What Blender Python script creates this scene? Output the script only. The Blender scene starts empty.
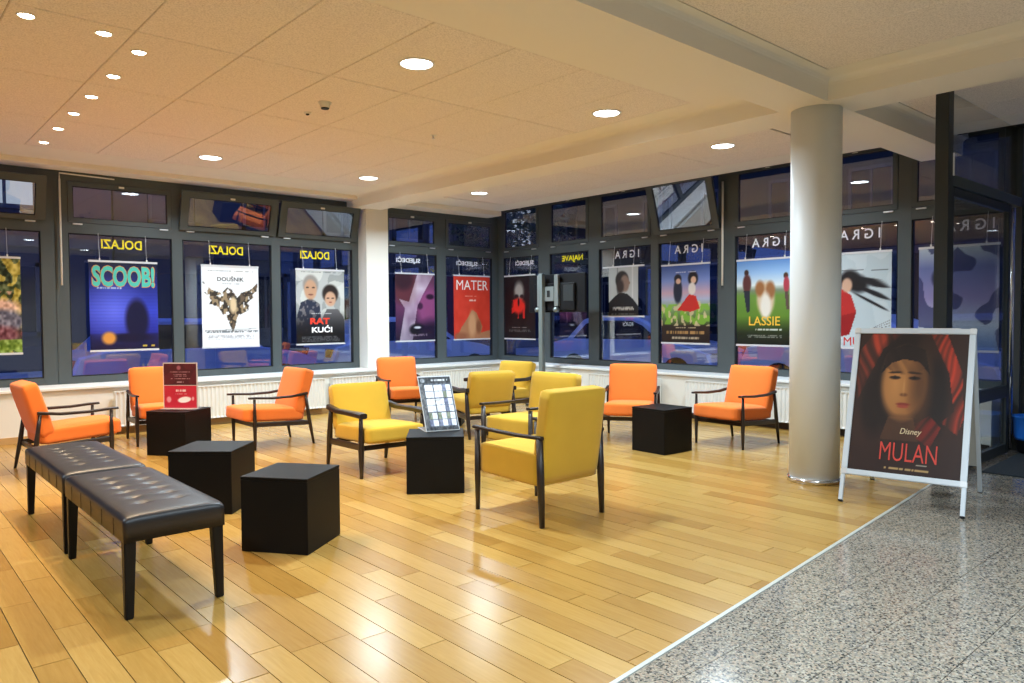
import bpy, bmesh, math, random
import numpy as np
from mathutils import Vector, Matrix

S = bpy.context.scene
COL = S.collection
R = math.radians
random.seed(7)

# ------------------------------------------------------------------ camera
cam_d = bpy.data.cameras.new('camera'); cam = bpy.data.objects.new('camera', cam_d); COL.objects.link(cam)
yaw, pitch, roll = R(48.405), R(-1.92), R(-0.361)
fw = Vector((math.cos(yaw)*math.cos(pitch), math.sin(yaw)*math.cos(pitch), math.sin(pitch)))
rt = Vector((math.sin(yaw), -math.cos(yaw), 0)); up = rt.cross(fw)
r2 = math.cos(roll)*rt + math.sin(roll)*up; u2 = -math.sin(roll)*rt + math.cos(roll)*up
cam.matrix_world = Matrix(((r2.x, u2.x, -fw.x, 0), (r2.y, u2.y, -fw.y, 0), (r2.z, u2.z, -fw.z, 1.35), (0, 0, 0, 1)))
cam_d.sensor_width = 36; cam_d.lens = 745.1/1024*36; cam_d.clip_start = 0.05; cam_d.clip_end = 300
S.camera = cam
CAM = Vector((0, 0, 1.35))

# ------------------------------------------------------------------ dusk sky
w = bpy.data.worlds.new('dusk'); S.world = w; w.use_nodes = True
bg = w.node_tree.nodes['Background']
bg.inputs[0].default_value = (0.11, 0.19, 0.66, 1); bg.inputs[1].default_value = 1.5

S.view_settings.view_transform = 'Standard'; S.view_settings.look = 'None'
S.view_settings.gamma = 1.0; S.view_settings.use_curve_mapping = False
S.view_settings.exposure = 0.0
LAMP_W = 74.0      # each round ceiling downlight
SPOT_W = 26.0       # each small ceiling spot

# ------------------------------------------------------------------ materials
def srgb(r, g, b):
    f = lambda c: (c/12.92 if c <= .04045 else ((c+.055)/1.055)**2.4)
    return (f(r/255), f(g/255), f(b/255), 1)
MATS = {}
class NT:
    def __init__(s, name):
        s.m = bpy.data.materials.new(name); s.m.use_nodes = True
        s.t = s.m.node_tree; s.b = s.t.nodes['Principled BSDF']; s.o = s.t.nodes['Material Output']
    def n(s, typ, **kw):
        x = s.t.nodes.new(typ)
        for k, v in kw.items():
            if k in x.inputs.keys(): x.inputs[k].default_value = v
            else: setattr(x, k, v)
        return x
    def l(s, a, b): s.t.links.new(a, b)
def mat(name, col, rough=.5, metal=0, spec=.5, bump=0, bscale=60, var=0, vscale=8, coat=0, sheen=0, stretch=None):
    if name in MATS: return MATS[name]
    T = NT(name); b = T.b
    b.inputs['Base Color'].default_value = col; b.inputs['Roughness'].default_value = rough
    b.inputs['Metallic'].default_value = metal; b.inputs['Specular IOR Level'].default_value = spec
    b.inputs['Coat Weight'].default_value = coat
    if sheen: b.inputs['Sheen Weight'].default_value = sheen
    if bump or var:
        tc = T.n('ShaderNodeTexCoord'); src = tc.outputs['Object']
        if stretch:
            mp = T.n('ShaderNodeMapping'); mp.inputs['Scale'].default_value = stretch
            T.l(src, mp.inputs[0]); src = mp.outputs[0]
    if bump:
        no = T.n('ShaderNodeTexNoise', Scale=bscale, Detail=4.0); T.l(src, no.inputs['Vector'])
        bp = T.n('ShaderNodeBump', Strength=bump, Distance=.01); T.l(no.outputs['Fac'], bp.inputs['Height'])
        T.l(bp.outputs[0], b.inputs['Normal'])
    if var:
        nv = T.n('ShaderNodeTexNoise', Scale=vscale, Detail=3.0); T.l(src, nv.inputs['Vector'])
        mx = T.n('ShaderNodeMix', data_type='RGBA')
        T.l(nv.outputs['Fac'], mx.inputs[0])
        mx.inputs[6].default_value = tuple(c*(1-var) for c in col[:3])+(1,)
        mx.inputs[7].default_value = tuple(min(1, c*(1+var)) for c in col[:3])+(1,)
        T.l(mx.outputs[2], b.inputs['Base Color'])
    MATS[name] = T.m
    return T.m
def emit(name, col, s):
    T = NT(name); T.b.inputs['Base Color'].default_value = (0, 0, 0, 1)
    T.b.inputs['Emission Color'].default_value = col; T.b.inputs['Emission Strength'].default_value = s
    MATS[name] = T.m; return T.m
def glass_mat(name, tint, refl0, refl1, rough=.0):
    T = NT(name); T.t.nodes.remove(T.b)
    tr = T.n('ShaderNodeBsdfTransparent'); tr.inputs[0].default_value = tint
    gl = T.n('ShaderNodeBsdfGlossy', Roughness=rough); gl.inputs[0].default_value = (.95, .97, 1, 1)
    lw = T.n('ShaderNodeLayerWeight', Blend=.35)
    mr = T.n('ShaderNodeMapRange'); mr.inputs['To Min'].default_value = refl0; mr.inputs['To Max'].default_value = refl1
    T.l(lw.outputs['Facing'], mr.inputs['Value'])
    mx = T.n('ShaderNodeMixShader'); T.l(mr.outputs[0], mx.inputs[0]); T.l(tr.outputs[0], mx.inputs[1]); T.l(gl.outputs[0], mx.inputs[2])
    T.l(mx.outputs[0], T.o.inputs[0]); MATS[name] = T.m; return T.m

M_GLASS = glass_mat('window_glass', (.93, .95, .98, 1), .09, .33)
M_DGLASS = glass_mat('door_glass', (.72, .76, .79, 1), .06, .25)
M_CARGLASS = mat('car_glass', (.01, .012, .02, 1), .08)
M_FRAME = mat('frame_grey', srgb(76, 83, 84), .45, 0, .4, var=.06, vscale=3)
M_FRAMED = mat('frame_dark', srgb(52, 56, 57), .4, 0, .4)
M_WALL = mat('wall_white', srgb(226, 222, 212), .75, bump=.03, bscale=40)
M_SILL = mat('sill_white', srgb(232, 231, 226), .4)
M_PLASTER = mat('plaster_cream', srgb(238, 231, 216), .8, bump=.02, bscale=30)
M_COLUMN = mat('column_white', srgb(225, 228, 228), .5)
M_RAD = mat('radiator_enamel', srgb(228, 228, 222), .35)
M_DARK = mat('dark_gap', (.012, .012, .012, 1), .9)
M_CHROME = mat('chrome', (.75, .75, .76, 1), .18, 1)
M_ALU = mat('aluminium', (.72, .73, .74, 1), .35, .7)
M_WALNUT = mat('walnut', srgb(34, 23, 19), .4, var=.35, vscale=12, stretch=(1, 6, 6), coat=.2)
M_ORANGE = mat('orange_fabric', srgb(236, 122, 52), .9, spec=.15, bump=.12, bscale=420, var=.08, vscale=5, sheen=.15)
M_YELLOW = mat('yellow_fabric', srgb(206, 164, 54), .9, spec=.15, bump=.12, bscale=420, var=.08, vscale=5, sheen=.15)
M_BLACKLAM = mat('black_laminate', (.0025, .0025, .0028, 1), .5, spec=.22)
M_LEATHER = mat('black_leather', (.005, .005, .009, 1), .40, spec=.65, bump=.06, bscale=140)
M_BLACKWOOD = mat('black_wood', (.004, .0035, .0035, 1), .4, spec=.3)
M_RAIL = mat('poster_rail', (.75, .76, .78, 1), .3, .3)
M_CORD = mat('clear_cord', (.7, .72, .75, 1), .3)
M_BLACKPL = mat('black_plastic', (.005, .005, .006, 1), .5, spec=.3)
M_WHITEPL = mat('white_plastic', srgb(225, 222, 212), .45)
M_WHITE = mat('white_paint', srgb(240, 240, 240), .5)
M_TXT_W = mat('lettering_white', srgb(235, 238, 245), .5)
M_TXT_Y = mat('lettering_yellow', srgb(250, 232, 0), .5)

def art_mat():
    T = NT('printed_paper')
    at = T.n('ShaderNodeAttribute', attribute_name='ink'); T.l(at.outputs['Color'], T.b.inputs['Base Color'])
    T.b.inputs['Roughness'].default_value = .42; T.b.inputs['Specular IOR Level'].default_value = .35
    return T.m
M_ART = art_mat()

def wood_mat():
    T = NT('oak_plank'); b = T.b
    tc = T.n('ShaderNodeTexCoord'); oi = T.n('ShaderNodeObjectInfo'); ge = T.n('ShaderNodeNewGeometry')
    ad = T.n('ShaderNodeMath', operation='ADD'); T.l(oi.outputs['Random'], ad.inputs[0]); T.l(ge.outputs['Random Per Island'], ad.inputs[1])
    fr = T.n('ShaderNodeMath', operation='FRACT'); T.l(ad.outputs[0], fr.inputs[0])
    rnd = fr.outputs[0]
    cr = T.n('ShaderNodeValToRGB'); el = cr.color_ramp.elements
    el[0].position = 0; el[0].color = srgb(162, 121, 57); el[1].position = 1; el[1].color = srgb(188, 151, 84)
    for p, c in ((.25, srgb(168, 128, 62)), (.5, srgb(176, 136, 69)), (.8, srgb(184, 146, 78))):
        e = el.new(p); e.color = c
    T.l(rnd, cr.inputs[0])
    mul = T.n('ShaderNodeMath', operation='MULTIPLY'); mul.inputs[1].default_value = 37.0; T.l(rnd, mul.inputs[0])
    mp = T.n('ShaderNodeMapping'); mp.inputs['Scale'].default_value = (22, 1.6, 10)
    T.l(tc.outputs['Object'], mp.inputs[0]); T.l(mul.outputs[0], mp.inputs['Location'])
    no = T.n('ShaderNodeTexNoise', Scale=3.2, Detail=6.0, Roughness=.6, Distortion=.6); T.l(mp.outputs[0], no.inputs['Vector'])
    mx = T.n('ShaderNodeMix', data_type='RGBA', blend_type='MULTIPLY'); mx.inputs[0].default_value = .5
    c2 = T.n('ShaderNodeValToRGB'); c2.color_ramp.elements[0].position = .3; c2.color_ramp.elements[0].color = (.72, .64, .48, 1)
    c2.color_ramp.elements[1].position = .7; c2.color_ramp.elements[1].color = (1, 1, 1, 1)
    T.l(no.outputs['Fac'], c2.inputs[0]); T.l(cr.outputs[0], mx.inputs[6]); T.l(c2.outputs[0], mx.inputs[7])
    T.l(mx.outputs[2], b.inputs['Base Color'])
    b.inputs['Roughness'].default_value = .3; b.inputs['Specular IOR Level'].default_value = .5
    rr = T.n('ShaderNodeMapRange'); rr.inputs['To Min'].default_value = .19; rr.inputs['To Max'].default_value = .30
    T.l(no.outputs['Fac'], rr.inputs['Value']); T.l(rr.outputs[0], b.inputs['Roughness'])
    bp = T.n('ShaderNodeBump', Strength=.05, Distance=.004); T.l(no.outputs['Fac'], bp.inputs['Height']); T.l(bp.outputs[0], b.inputs['Normal'])
    return T.m
M_OAK = wood_mat()
def granite_mat():
    T = NT('speckled_granite'); b = T.b
    ge = T.n('ShaderNodeNewGeometry')
    v = T.n('ShaderNodeTexVoronoi', Scale=125.0); T.l(ge.outputs['Position'], v.inputs['Vector'])
    sp = T.n('ShaderNodeSeparateColor'); T.l(v.outputs['Color'], sp.inputs[0])
    cr = T.n('ShaderNodeValToRGB'); cr.color_ramp.interpolation = 'CONSTANT'; el = cr.color_ramp.elements
    el[0].position = 0; el[0].color = srgb(62, 62, 60); el[1].position = .13; el[1].color = srgb(100, 96, 90)
    for p, c in ((.30, srgb(146, 136, 120)), (.55, srgb(158, 140, 122)), (.70, srgb(130, 124, 116)), (.85, srgb(166, 158, 144))):
        e = el.new(p); e.color = c
    T.l(sp.outputs[0], cr.inputs[0])
    no = T.n('ShaderNodeTexNoise', Scale=260.0, Detail=2.0); T.l(ge.outputs['Position'], no.inputs['Vector'])
    mx = T.n('ShaderNodeMix', data_type='RGBA', blend_type='OVERLAY'); mx.inputs[0].default_value = .5
    T.l(cr.outputs[0], mx.inputs[6]); T.l(no.outputs['Fac'], mx.inputs[7]); T.l(mx.outputs[2], b.inputs['Base Color'])
    b.inputs['Roughness'].default_value = .14
    return T.m
M_GRANITE = granite_mat()
def tile_mat():
    T = NT('mineral_ceiling_tile'); b = T.b
    ge = T.n('ShaderNodeNewGeometry')
    no = T.n('ShaderNodeTexNoise', Scale=95.0, Detail=3.0, Roughness=.7); T.l(ge.outputs['Position'], no.inputs['Vector'])
    cr = T.n('ShaderNodeValToRGB'); cr.color_ramp.elements[0].position = .36; cr.color_ramp.elements[0].color = srgb(218, 208, 196)
    cr.color_ramp.elements[1].position = .56; cr.color_ramp.elements[1].color = srgb(244, 234, 222)
    T.l(no.outputs['Fac'], cr.inputs[0]); T.l(cr.outputs[0], b.inputs['Base Color'])
    b.inputs['Roughness'].default_value = .9; b.inputs['Specular IOR Level'].default_value = .2
    bp = T.n('ShaderNodeBump', Strength=.25, Distance=.01); T.l(no.outputs['Fac'], bp.inputs['Height']); T.l(bp.outputs[0], b.inputs['Normal'])
    return T.m
M_TILE = tile_mat()

# ------------------------------------------------------------------ mesh helpers
def link(name, me, m, parent=None, loc=(0, 0, 0), rot=(0, 0, 0), smooth=False):
    o = bpy.data.objects.new(name, me); COL.objects.link(o)
    if m is not None and len(me.materials) == 0: me.materials.append(m)
    o.location = loc; o.rotation_euler = rot
    if parent is not None: o.parent = parent
    if smooth:
        for p in me.polygons: p.use_smooth = True
    return o
def bm_obj(name, bm, m, parent=None, loc=(0, 0, 0), rot=(0, 0, 0), smooth=False):
    me = bpy.data.meshes.new(name); bmesh.ops.recalc_face_normals(bm, faces=bm.faces); bm.to_mesh(me); bm.free()
    return link(name, me, m, parent, loc, rot, smooth)
def box_bm(bm, x0, x1, y0, y1, z0, z1):
    v = [bm.verts.new(c) for c in ((x0, y0, z0), (x1, y0, z0), (x1, y1, z0), (x0, y1, z0), (x0, y0, z1), (x1, y0, z1), (x1, y1, z1), (x0, y1, z1))]
    for f in ((3, 2, 1, 0), (4, 5, 6, 7), (0, 1, 5, 4), (1, 2, 6, 5), (2, 3, 7, 6), (3, 0, 4, 7)): bm.faces.new([v[i] for i in f])
def boxes(name, lst, m, parent=None, bevel=0, loc=(0, 0, 0), rot=(0, 0, 0)):
    bm = bmesh.new()
    for b in lst: box_bm(bm, *b)
    if bevel: bmesh.ops.bevel(bm, geom=bm.edges[:], offset=bevel, segments=2, profile=.5, affect='EDGES', clamp_overlap=True)
    return bm_obj(name, bm, m, parent, loc, rot)
def empty(name, loc=(0, 0, 0), rot=(0, 0, 0)):
    o = bpy.data.objects.new(name, None); COL.objects.link(o); o.location = loc; o.rotation_euler = rot; o.empty_display_size = .1
    return o
def tag(o, label=None, cat=None, group=None, kind=None):
    if label: o['label'] = label
    if cat: o['category'] = cat
    if group: o['group'] = group
    if kind: o['kind'] = kind
    return o
def struct(o, label=None):
    o['kind'] = 'structure'
    if label: o['label'] = label
    return o
def tube_bm(bm, pts, radii, n=10, flat=1.0, cap=True):
    """round sweep along points; flat squashes the local side axis"""
    pts = [Vector(p) for p in pts]; rings = []
    for i, p in enumerate(pts):
        d = (pts[min(i+1, len(pts)-1)]-pts[max(i-1, 0)]).normalized()
        ref = Vector((0, 1, 0)) if abs(d.y) < .9 else Vector((1, 0, 0))
        a = d.cross(ref).normalized(); b = d.cross(a).normalized()
        r = radii[i] if hasattr(radii, '__len__') else radii
        rings.append([bm.verts.new(p+a*(math.cos(2*math.pi*k/n)*r*flat)+b*(math.sin(2*math.pi*k/n)*r)) for k in range(n)])
    for i in range(len(rings)-1):
        for k in range(n): bm.faces.new((rings[i][k], rings[i][(k+1) % n], rings[i+1][(k+1) % n], rings[i+1][k]))
    if cap: bm.faces.new(rings[0][::-1]); bm.faces.new(rings[-1])
def tube(name, pts, radii, m, parent=None, n=10, flat=1.0):
    bm = bmesh.new(); tube_bm(bm, pts, radii, n, flat); return bm_obj(name, bm, m, parent, smooth=True)
def bar_bm(bm, pts, ws, hs):
    """rectangular sweep in the local xz plane (width along y)"""
    rings = []
    for i, (x, y, z) in enumerate(pts):
        a = ws[i]/2; h = hs[i]/2
        p, q = Vector(pts[max(i-1, 0)]), Vector(pts[min(i+1, len(pts)-1)])
        d = (q-p).normalized(); nrm = Vector((-d.z, 0, d.x))
        c = Vector((x, y, z)); s = Vector((0, 1, 0))
        rings.append([bm.verts.new(c+s*a*sy+nrm*h*sz) for sy, sz in ((-1, -.6), (-.7, -1), (.7, -1), (1, -.6), (1, .6), (.7, 1), (-.7, 1), (-1, .6))])
    for i in range(len(rings)-1):
        for k in range(8): bm.faces.new((rings[i][k], rings[i][(k+1) % 8], rings[i+1][(k+1) % 8], rings[i+1][k]))
    bm.faces.new(rings[0][::-1]); bm.faces.new(rings[-1])
def cushion_mesh(name, L, W, T, r, puff, n=7):
    """rounded upholstered block, length x, width y, thickness z, centred"""
    bm = bmesh.new(); bmesh.ops.create_cube(bm, size=2)
    bmesh.ops.subdivide_edges(bm, edges=bm.edges[:], cuts=n, use_grid_fill=True)
    h = Vector((L/2, W/2, T/2))
    for v in bm.verts:
        u = v.co.copy()
        e = Vector([math.copysign(abs(c)**.75, c) if abs(c) > 1e-6 else 0 for c in u])
        p = Vector((e.x*h.x, e.y*h.y, e.z*h.z))
        q = Vector([max(-(h[i]-r), min(h[i]-r, p[i])) for i in range(3)])
        d = p-q
        if d.length > 1e-7:
            m = max(abs(c) for c in d)
            if m > 1e-7: d = d.normalized()*min(r, m)
        p = q+d
        p.z += math.copysign(1, u.z)*puff*(1-u.x**2)*(1-u.y**2) if abs(u.z) > .99 else 0
        v.co = p
    bmesh.ops.recalc_face_normals(bm, faces=bm.faces)
    me = bpy.data.meshes.new(name); bm.to_mesh(me); bm.free()
    for p in me.polygons: p.use_smooth = True
    return me
def lathe(name, prof, m, parent=None, n=32, loc=(0, 0, 0), cap=True):
    bm = bmesh.new(); rings = []
    for (r, z) in prof: rings.append([bm.verts.new((r*math.cos(2*math.pi*k/n), r*math.sin(2*math.pi*k/n), z)) for k in range(n)])
    for i in range(len(rings)-1):
        for k in range(n): bm.faces.new((rings[i][k], rings[i][(k+1) % n], rings[i+1][(k+1) % n], rings[i+1][k]))
    if cap: bm.faces.new(rings[0][::-1]); bm.faces.new(rings[-1])
    o = bm_obj(name, bm, m, parent, loc)
    for p in o.data.polygons: p.use_smooth = len(p.vertices) == 4
    return o
def prism(name, poly, z0, z1, m, parent=None):
    cx = sum(p[0] for p in poly)/len(poly); cy = sum(p[1] for p in poly)/len(poly)
    bm = bmesh.new()
    a = [bm.verts.new((x-cx, y-cy, z0)) for x, y in poly]; b = [bm.verts.new((x-cx, y-cy, z1)) for x, y in poly]
    bm.faces.new(a[::-1]); bm.faces.new(b)
    for i in range(len(poly)): bm.faces.new((a[i], a[(i+1) % len(a)], b[(i+1) % len(a)], b[i]))
    return bm_obj(name, bm, m, parent, (cx, cy, 0))
def clip(poly, f):
    out = []
    for i in range(len(poly)):
        a, b = poly[i], poly[(i+1) % len(poly)]; fa, fb = f(a), f(b)
        if fa >= 0: out.append(a)
        if (fa >= 0) != (fb >= 0):
            t = fa/(fa-fb); out.append((a[0]+(b[0]-a[0])*t, a[1]+(b[1]-a[1])*t))
    return out
def copy_tree(o, parent=None):
    c = o.copy(); COL.objects.link(c)
    if parent is not None: c.parent = parent
    for ch in [x for x in o.children]: copy_tree(ch, c)
    return c
def text(name, s, wid, hgt, m, parent, loc=(0, 0, 0), rot=(0, 0, 0), mirror=False, depth=.0006, bold=0.0, shear=0):
    cu = bpy.data.curves.new('t', 'FONT'); cu.body = s; cu.align_x = 'LEFT'; cu.size = 1; cu.offset = bold; cu.resolution_u = 3; cu.shear = shear
    t = bpy.data.objects.new('t', cu); COL.objects.link(t)
    dg = bpy.context.evaluated_depsgraph_get(); dg.update()
    me = bpy.data.meshes.new_from_object(t.evaluated_get(dg)); me.name = name
    bpy.data.objects.remove(t)
    co = np.array([v.co for v in me.vertices]); mn, mx = co.min(0), co.max(0)
    for v in me.vertices:
        x = ((v.co.x-mn[0])/max(mx[0]-mn[0], 1e-6)-.5)*wid; y = ((v.co.y-mn[1])/max(mx[1]-mn[1], 1e-6)-.5)*hgt
        v.co = ((-x if mirror else x), y, depth)
    me.materials.clear()
    return link(name, me, m, parent, loc, rot)

# ================================================================== SETTING
WY, WX = 10.12, 8.66           # window planes
LY, LX = 9.64, 8.25            # faces of the low walls below the sills
ZT, ZB = 3.15, 2.985           # tile ceiling, beam undersides
X0, Y0 = -3.2, -3.6            # walls behind the camera
strip_y = lambda x: 1.774+(x-2.065)*.0951
PX, PY = 6.62, 2.2             # entrance partition post

# floor ------------------------------------------------------------
floor = boxes('floor', [(X0, WX+.1, Y0, WY+.1, -.12, -.006)], M_DARK); struct(floor, 'honey oak plank floor with grey granite entrance area')
PWID = .134; planks = []
k0 = int((X0-.49)/PWID); rnd = random.Random(3)
kx = k0
while .49+kx*PWID < LX:
    xa = .49+kx*PWID; xb = min(xa+PWID, LX); y = Y0 + rnd.uniform(-1.0, 0)
    while y < LY:
        ln = rnd.choice((.62, .8, .95, 1.1, 1.25)); ya, yb = max(y, Y0), min(y+ln, LY); y += ln
        g = .0019
        poly = clip([(xa+g, ya+g), (xb-g, ya+g), (xb-g, yb-g), (xa+g, yb-g)], lambda p: p[1]-max(strip_y(p[0])+.012, -9))
        if len(poly) >= 3 and yb-ya > .03: planks.append(poly)
    kx += 1
def seen(poly):
    cx = sum(p[0] for p in poly)/len(poly); cy = sum(p[1] for p in poly)/len(poly)
    v = Vector((cx, cy, 0))-CAM; d = v.dot(fw)
    if d < .5: return 1e9
    px = 512+745*v.dot(r2)/d; py = 341-745*v.dot(u2)/d
    return d if (-70 < px < 1090 and py < 790) else 1e6+v.length
planks.sort(key=seen)
for poly in planks[:290]:
    prism('plank', poly, -.02, rnd.uniform(-.0006, .0004), M_OAK, floor)
bm = bmesh.new()
for poly in planks[290:]:
    z = rnd.uniform(-.0006, .0004)
    a = [bm.verts.new((x, y2, -.02)) for x, y2 in poly]; b = [bm.verts.new((x, y2, z)) for x, y2 in poly]
    bm.faces.new(b)
    for i in range(len(poly)): bm.faces.new((a[i], a[(i+1) % len(a)], b[(i+1) % len(a)], b[i]))
tag(bm_obj('plank_field', bm, M_OAK, floor), kind='stuff')
# granite slabs
slabs = []
GY = .327; gx = .62
for j in range(-14, 6):
    ya = .975+GY*j; off = (j % 2)*gx/2
    for i in range(-6, 16):
        xa = off+i*gx
        poly = [(xa, ya), (xa+gx, ya), (xa+gx, ya+GY), (xa, ya+GY)]
        g = .0018
        poly = [(xa+g, ya+g), (xa+gx-g, ya+g), (xa+gx-g, ya+GY-g), (xa+g, ya+GY-g)]
        poly = clip(poly, lambda p: strip_y(p[0])-.014-p[1]); poly = clip(poly, lambda p: WX-.1-p[0]) if len(poly) > 2 else poly
        if len(poly) > 2: poly = clip(poly, lambda p: p[0]-X0)
        if len(poly) > 2: poly = clip(poly, lambda p: p[1]-Y0)
        if len(poly) > 2: slabs.append(poly)
for poly in slabs: prism('granite_slab', poly, -.02, 0, M_GRANITE, floor)
a, b = (X0, strip_y(X0)), (WX-.3, strip_y(WX-.3))
prism('joint_strip', [(a[0], a[1]-.010), (b[0], b[1]-.010), (b[0], b[1]+.010), (a[0], a[1]+.010)], -.02, .003, mat('strip_pale', srgb(180, 180, 172), .35), floor)
prism('door_mat', [(7.15, 2.06), (8.58, 2.1), (8.58, .6), (7.15, .6)], .0005, .012, mat('dark_mat', srgb(42, 46, 50), .95, bump=.6, bscale=220), floor)

# ceiling ----------------------------------------------------------
ceiling = boxes('ceiling', [(X0, LX+.13, Y0, WY+.1, ZT+.012, ZT+.2)], mat('ceiling_joint', srgb(96, 80, 60), .9)); struct(ceiling, 'cream tiled ceiling with plaster beams')
def tile_field(x0, x1, y0, y1, xa, dx, ya, dy):
    nx0 = math.floor((x0-xa)/dx); ny0 = math.floor((y0-ya)/dy)
    for i in range(nx0, nx0+40):
        for j in range(ny0, ny0+20):
            a0, a1 = max(x0, xa+i*dx), min(x1, xa+(i+1)*dx); b0, b1 = max(y0, ya+j*dy), min(y1, ya+(j+1)*dy)
            if a1-a0 < .03 or b1-b0 < .03: continue
            g = .003; e = .006
            bm = bmesh.new(); cx, cy = (a0+a1)/2, (b0+b1)/2; hx, hy = (a1-a0)/2-.0022, (b1-b0)/2-.0055
            t = [bm.verts.new((sx*hx, sy*hy, .02)) for sx, sy in ((-1, -1), (1, -1), (1, 1), (-1, 1))]
            m_ = [bm.verts.new((sx*hx, sy*hy, .004)) for sx, sy in ((-1, -1), (1, -1), (1, 1), (-1, 1))]
            c = [bm.verts.new((sx*(hx-e), sy*(hy-e), 0)) for sx, sy in ((-1, -1), (1, -1), (1, 1), (-1, 1))]
            bm.faces.new(t); bm.faces.new(c)
            for A, B in ((t, m_), (m_, c)):
                for k in range(4): bm.faces.new((A[k], A[(k+1) % 4], B[(k+1) % 4], B[k]))
            bm_obj('ceiling_tile', bm, M_TILE, ceiling, (cx, cy, ZT))
def margin(x0, x1, y0, y1, fx0, fx1, fy0, fy1):
    L = [b for b in ((x0, x1, y0, fy0, ZT, ZT+.02), (x0, x1, fy1, y1, ZT, ZT+.02), (x0, fx0, fy0, fy1, ZT, ZT+.02), (fx1, x1, fy0, fy1, ZT, ZT+.02)) if b[1]-b[0] > .005 and b[3]-b[2] > .005]
    boxes('plaster_border', L, M_PLASTER, ceiling)
B1X0, B1X1, B2Y0, B2Y1 = 5.65, 6.10, 2.70, 3.10
tile_field(X0, 5.385, 3.755, 9.115, 5.385, .666, 3.755, 1.34)
margin(X0, B1X0, B2Y1, WY, X0, 5.385, 3.755, 9.115)
tile_field(6.42, 7.93, 3.755, 9.115, 6.68, .66, 5.11, 1.33)
margin(B1X1, LX+.13, B2Y1, WY, 6.42, 7.93, 3.755, 9.115)
tile_field(X0, 5.43, Y0, 2.60, 5.43, .666, 2.60, 1.34)
margin(X0, B1X0, Y0, B2Y0, X0, 5.43, Y0, 2.60)
tile_field(6.42, 7.93, Y0, 2.60, 6.68, .66, 2.60, 1.34)
margin(B1X1, LX+.13, Y0, B2Y0, 6.42, 7.93, Y0, 2.60)
def cove_beam(name, axis, a0, a1, c0, c1, ZB=ZB):
    """beam with small coved top corners; axis 'x' or 'y' is its run"""
    w_ = (c1-c0)/2; cm = (c0+c1)/2; r = .05; prof = [(-w_, ZB)]
    for k in range(5):
        t = k/4*math.pi/2; prof.append((-w_-r+r*math.cos(t), ZT-r+r*math.sin(t)+.001))
    prof.append((-w_-r, ZT+.05)); prof += [(-x, z) for x, z in prof[::-1]]
    bm = bmesh.new(); rings = []
    for s in (a0, a1): rings.append([bm.verts.new((s, cm+x, z) if axis == 'x' else (cm+x, s, z)) for x, z in prof])
    n = len(prof)
    for k in range(n): bm.faces.new((rings[0][k], rings[0][(k+1) % n], rings[1][(k+1) % n], rings[1][k]))
    bm.faces.new(rings[0]); bm.faces.new(rings[1][::-1])
    return struct(bm_obj(name, bm, M_PLASTER))
cove_beam('trim_1', 'y', Y0, WY, B1X0, B1X1)['label'] = 'cream ceiling beam running from wall pilaster over the round column'
cove_beam('trim_2', 'x', X0, WX-.02, B2Y0, B2Y1, ZB-.0015)['label'] = 'cream ceiling beam crossing above the round column'
# dropped soffit above the left windows, and the blind slot at the right windows
struct(boxes('trim_3', [(X0, B1X0+.06, 9.78, WY+.1, 3.095, ZT+.1), (B1X1-.06, 8.40, 9.72, WY+.1, 3.075, ZT+.1)], M_PLASTER), 'cream soffit above the left windows')
slot = struct(boxes('trim_4', [(LX+.13, WX+.15, Y0, WY+.1, 3.34, 3.4), (LX+.12, LX+.14, Y0, 9.7, ZT-.004, 3.4)], M_DARK), 'dark blind slot above the right windows')
for y in (8.95, 8.1, 7.3, 6.2, 5.0, 3.9):
    boxes('blind_bracket', [(8.50, 8.58, y-.03, y+.03, 3.20, 3.24)], M_WHITEPL, slot, .004)
struct(boxes('trim_5', [(5.835, 6.215, 9.857, WY+.05, 0, 3.08)], M_WALL), 'white pilaster between the left window groups')

# low walls and sills ------------------------------------------------
struct(boxes('wall_left', [(X0, WX, LY, WY+.12, 0, .548), (X0, WX, WY+.06, WY+.12, .5, .60)], M_WALL), 'white low wall below the left windows')
struct(boxes('wall_right', [(LX, WX+.12, 2.30, LY, 0, .548), (WX+.06, WX+.12, 2.3, LY, .5, .60)], M_WALL), 'white low wall below the right windows')
struct(boxes('trim_6', [(X0, WX, LY-.03, WY+.04, .548, .582)], M_SILL, bevel=.006), 'white window ledge of the left wall')
struct(boxes('trim_7', [(LX-.03, WX+.04, 2.28, LY-.03, .548, .582)], M_SILL, bevel=.006), 'white window ledge of the right wall')
struct(boxes('baseboard_left', [(X0, LX, LY-.016, LY, 0, .07)], mat('base_oak', srgb(190, 150, 95), .5)), 'low oak baseboard of the left wall')
struct(boxes('baseboard_right', [(LX-.016, LX, 2.31, LY-.016, 0, .07)], mat('base_dark', srgb(50, 38, 30), .5)), 'dark baseboard of the right wall')
M_LOBBY = mat('lobby_wall', srgb(150, 142, 132), .8)
struct(boxes('wall_back', [(X0-.1, WX+.2, Y0-.1, Y0, 0, 3.3)], M_LOBBY), 'plain wall behind the viewer')
struct(boxes('wall_side', [(X0-.1, X0, Y0, WY+.1, 0, 3.3)], M_LOBBY), 'plain side wall left of the viewer')

# round column
col = struct(lathe('column', [(.193, 0), (.193, ZB+.002)], M_COLUMN, n=48, loc=(5.845, 2.885, 0)), 'white round column under the beams')
lathe('base_ring', [(.195, 0), (.207, 0), (.207, .035), (.195, .04)], M_CHROME, col, n=48)

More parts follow.
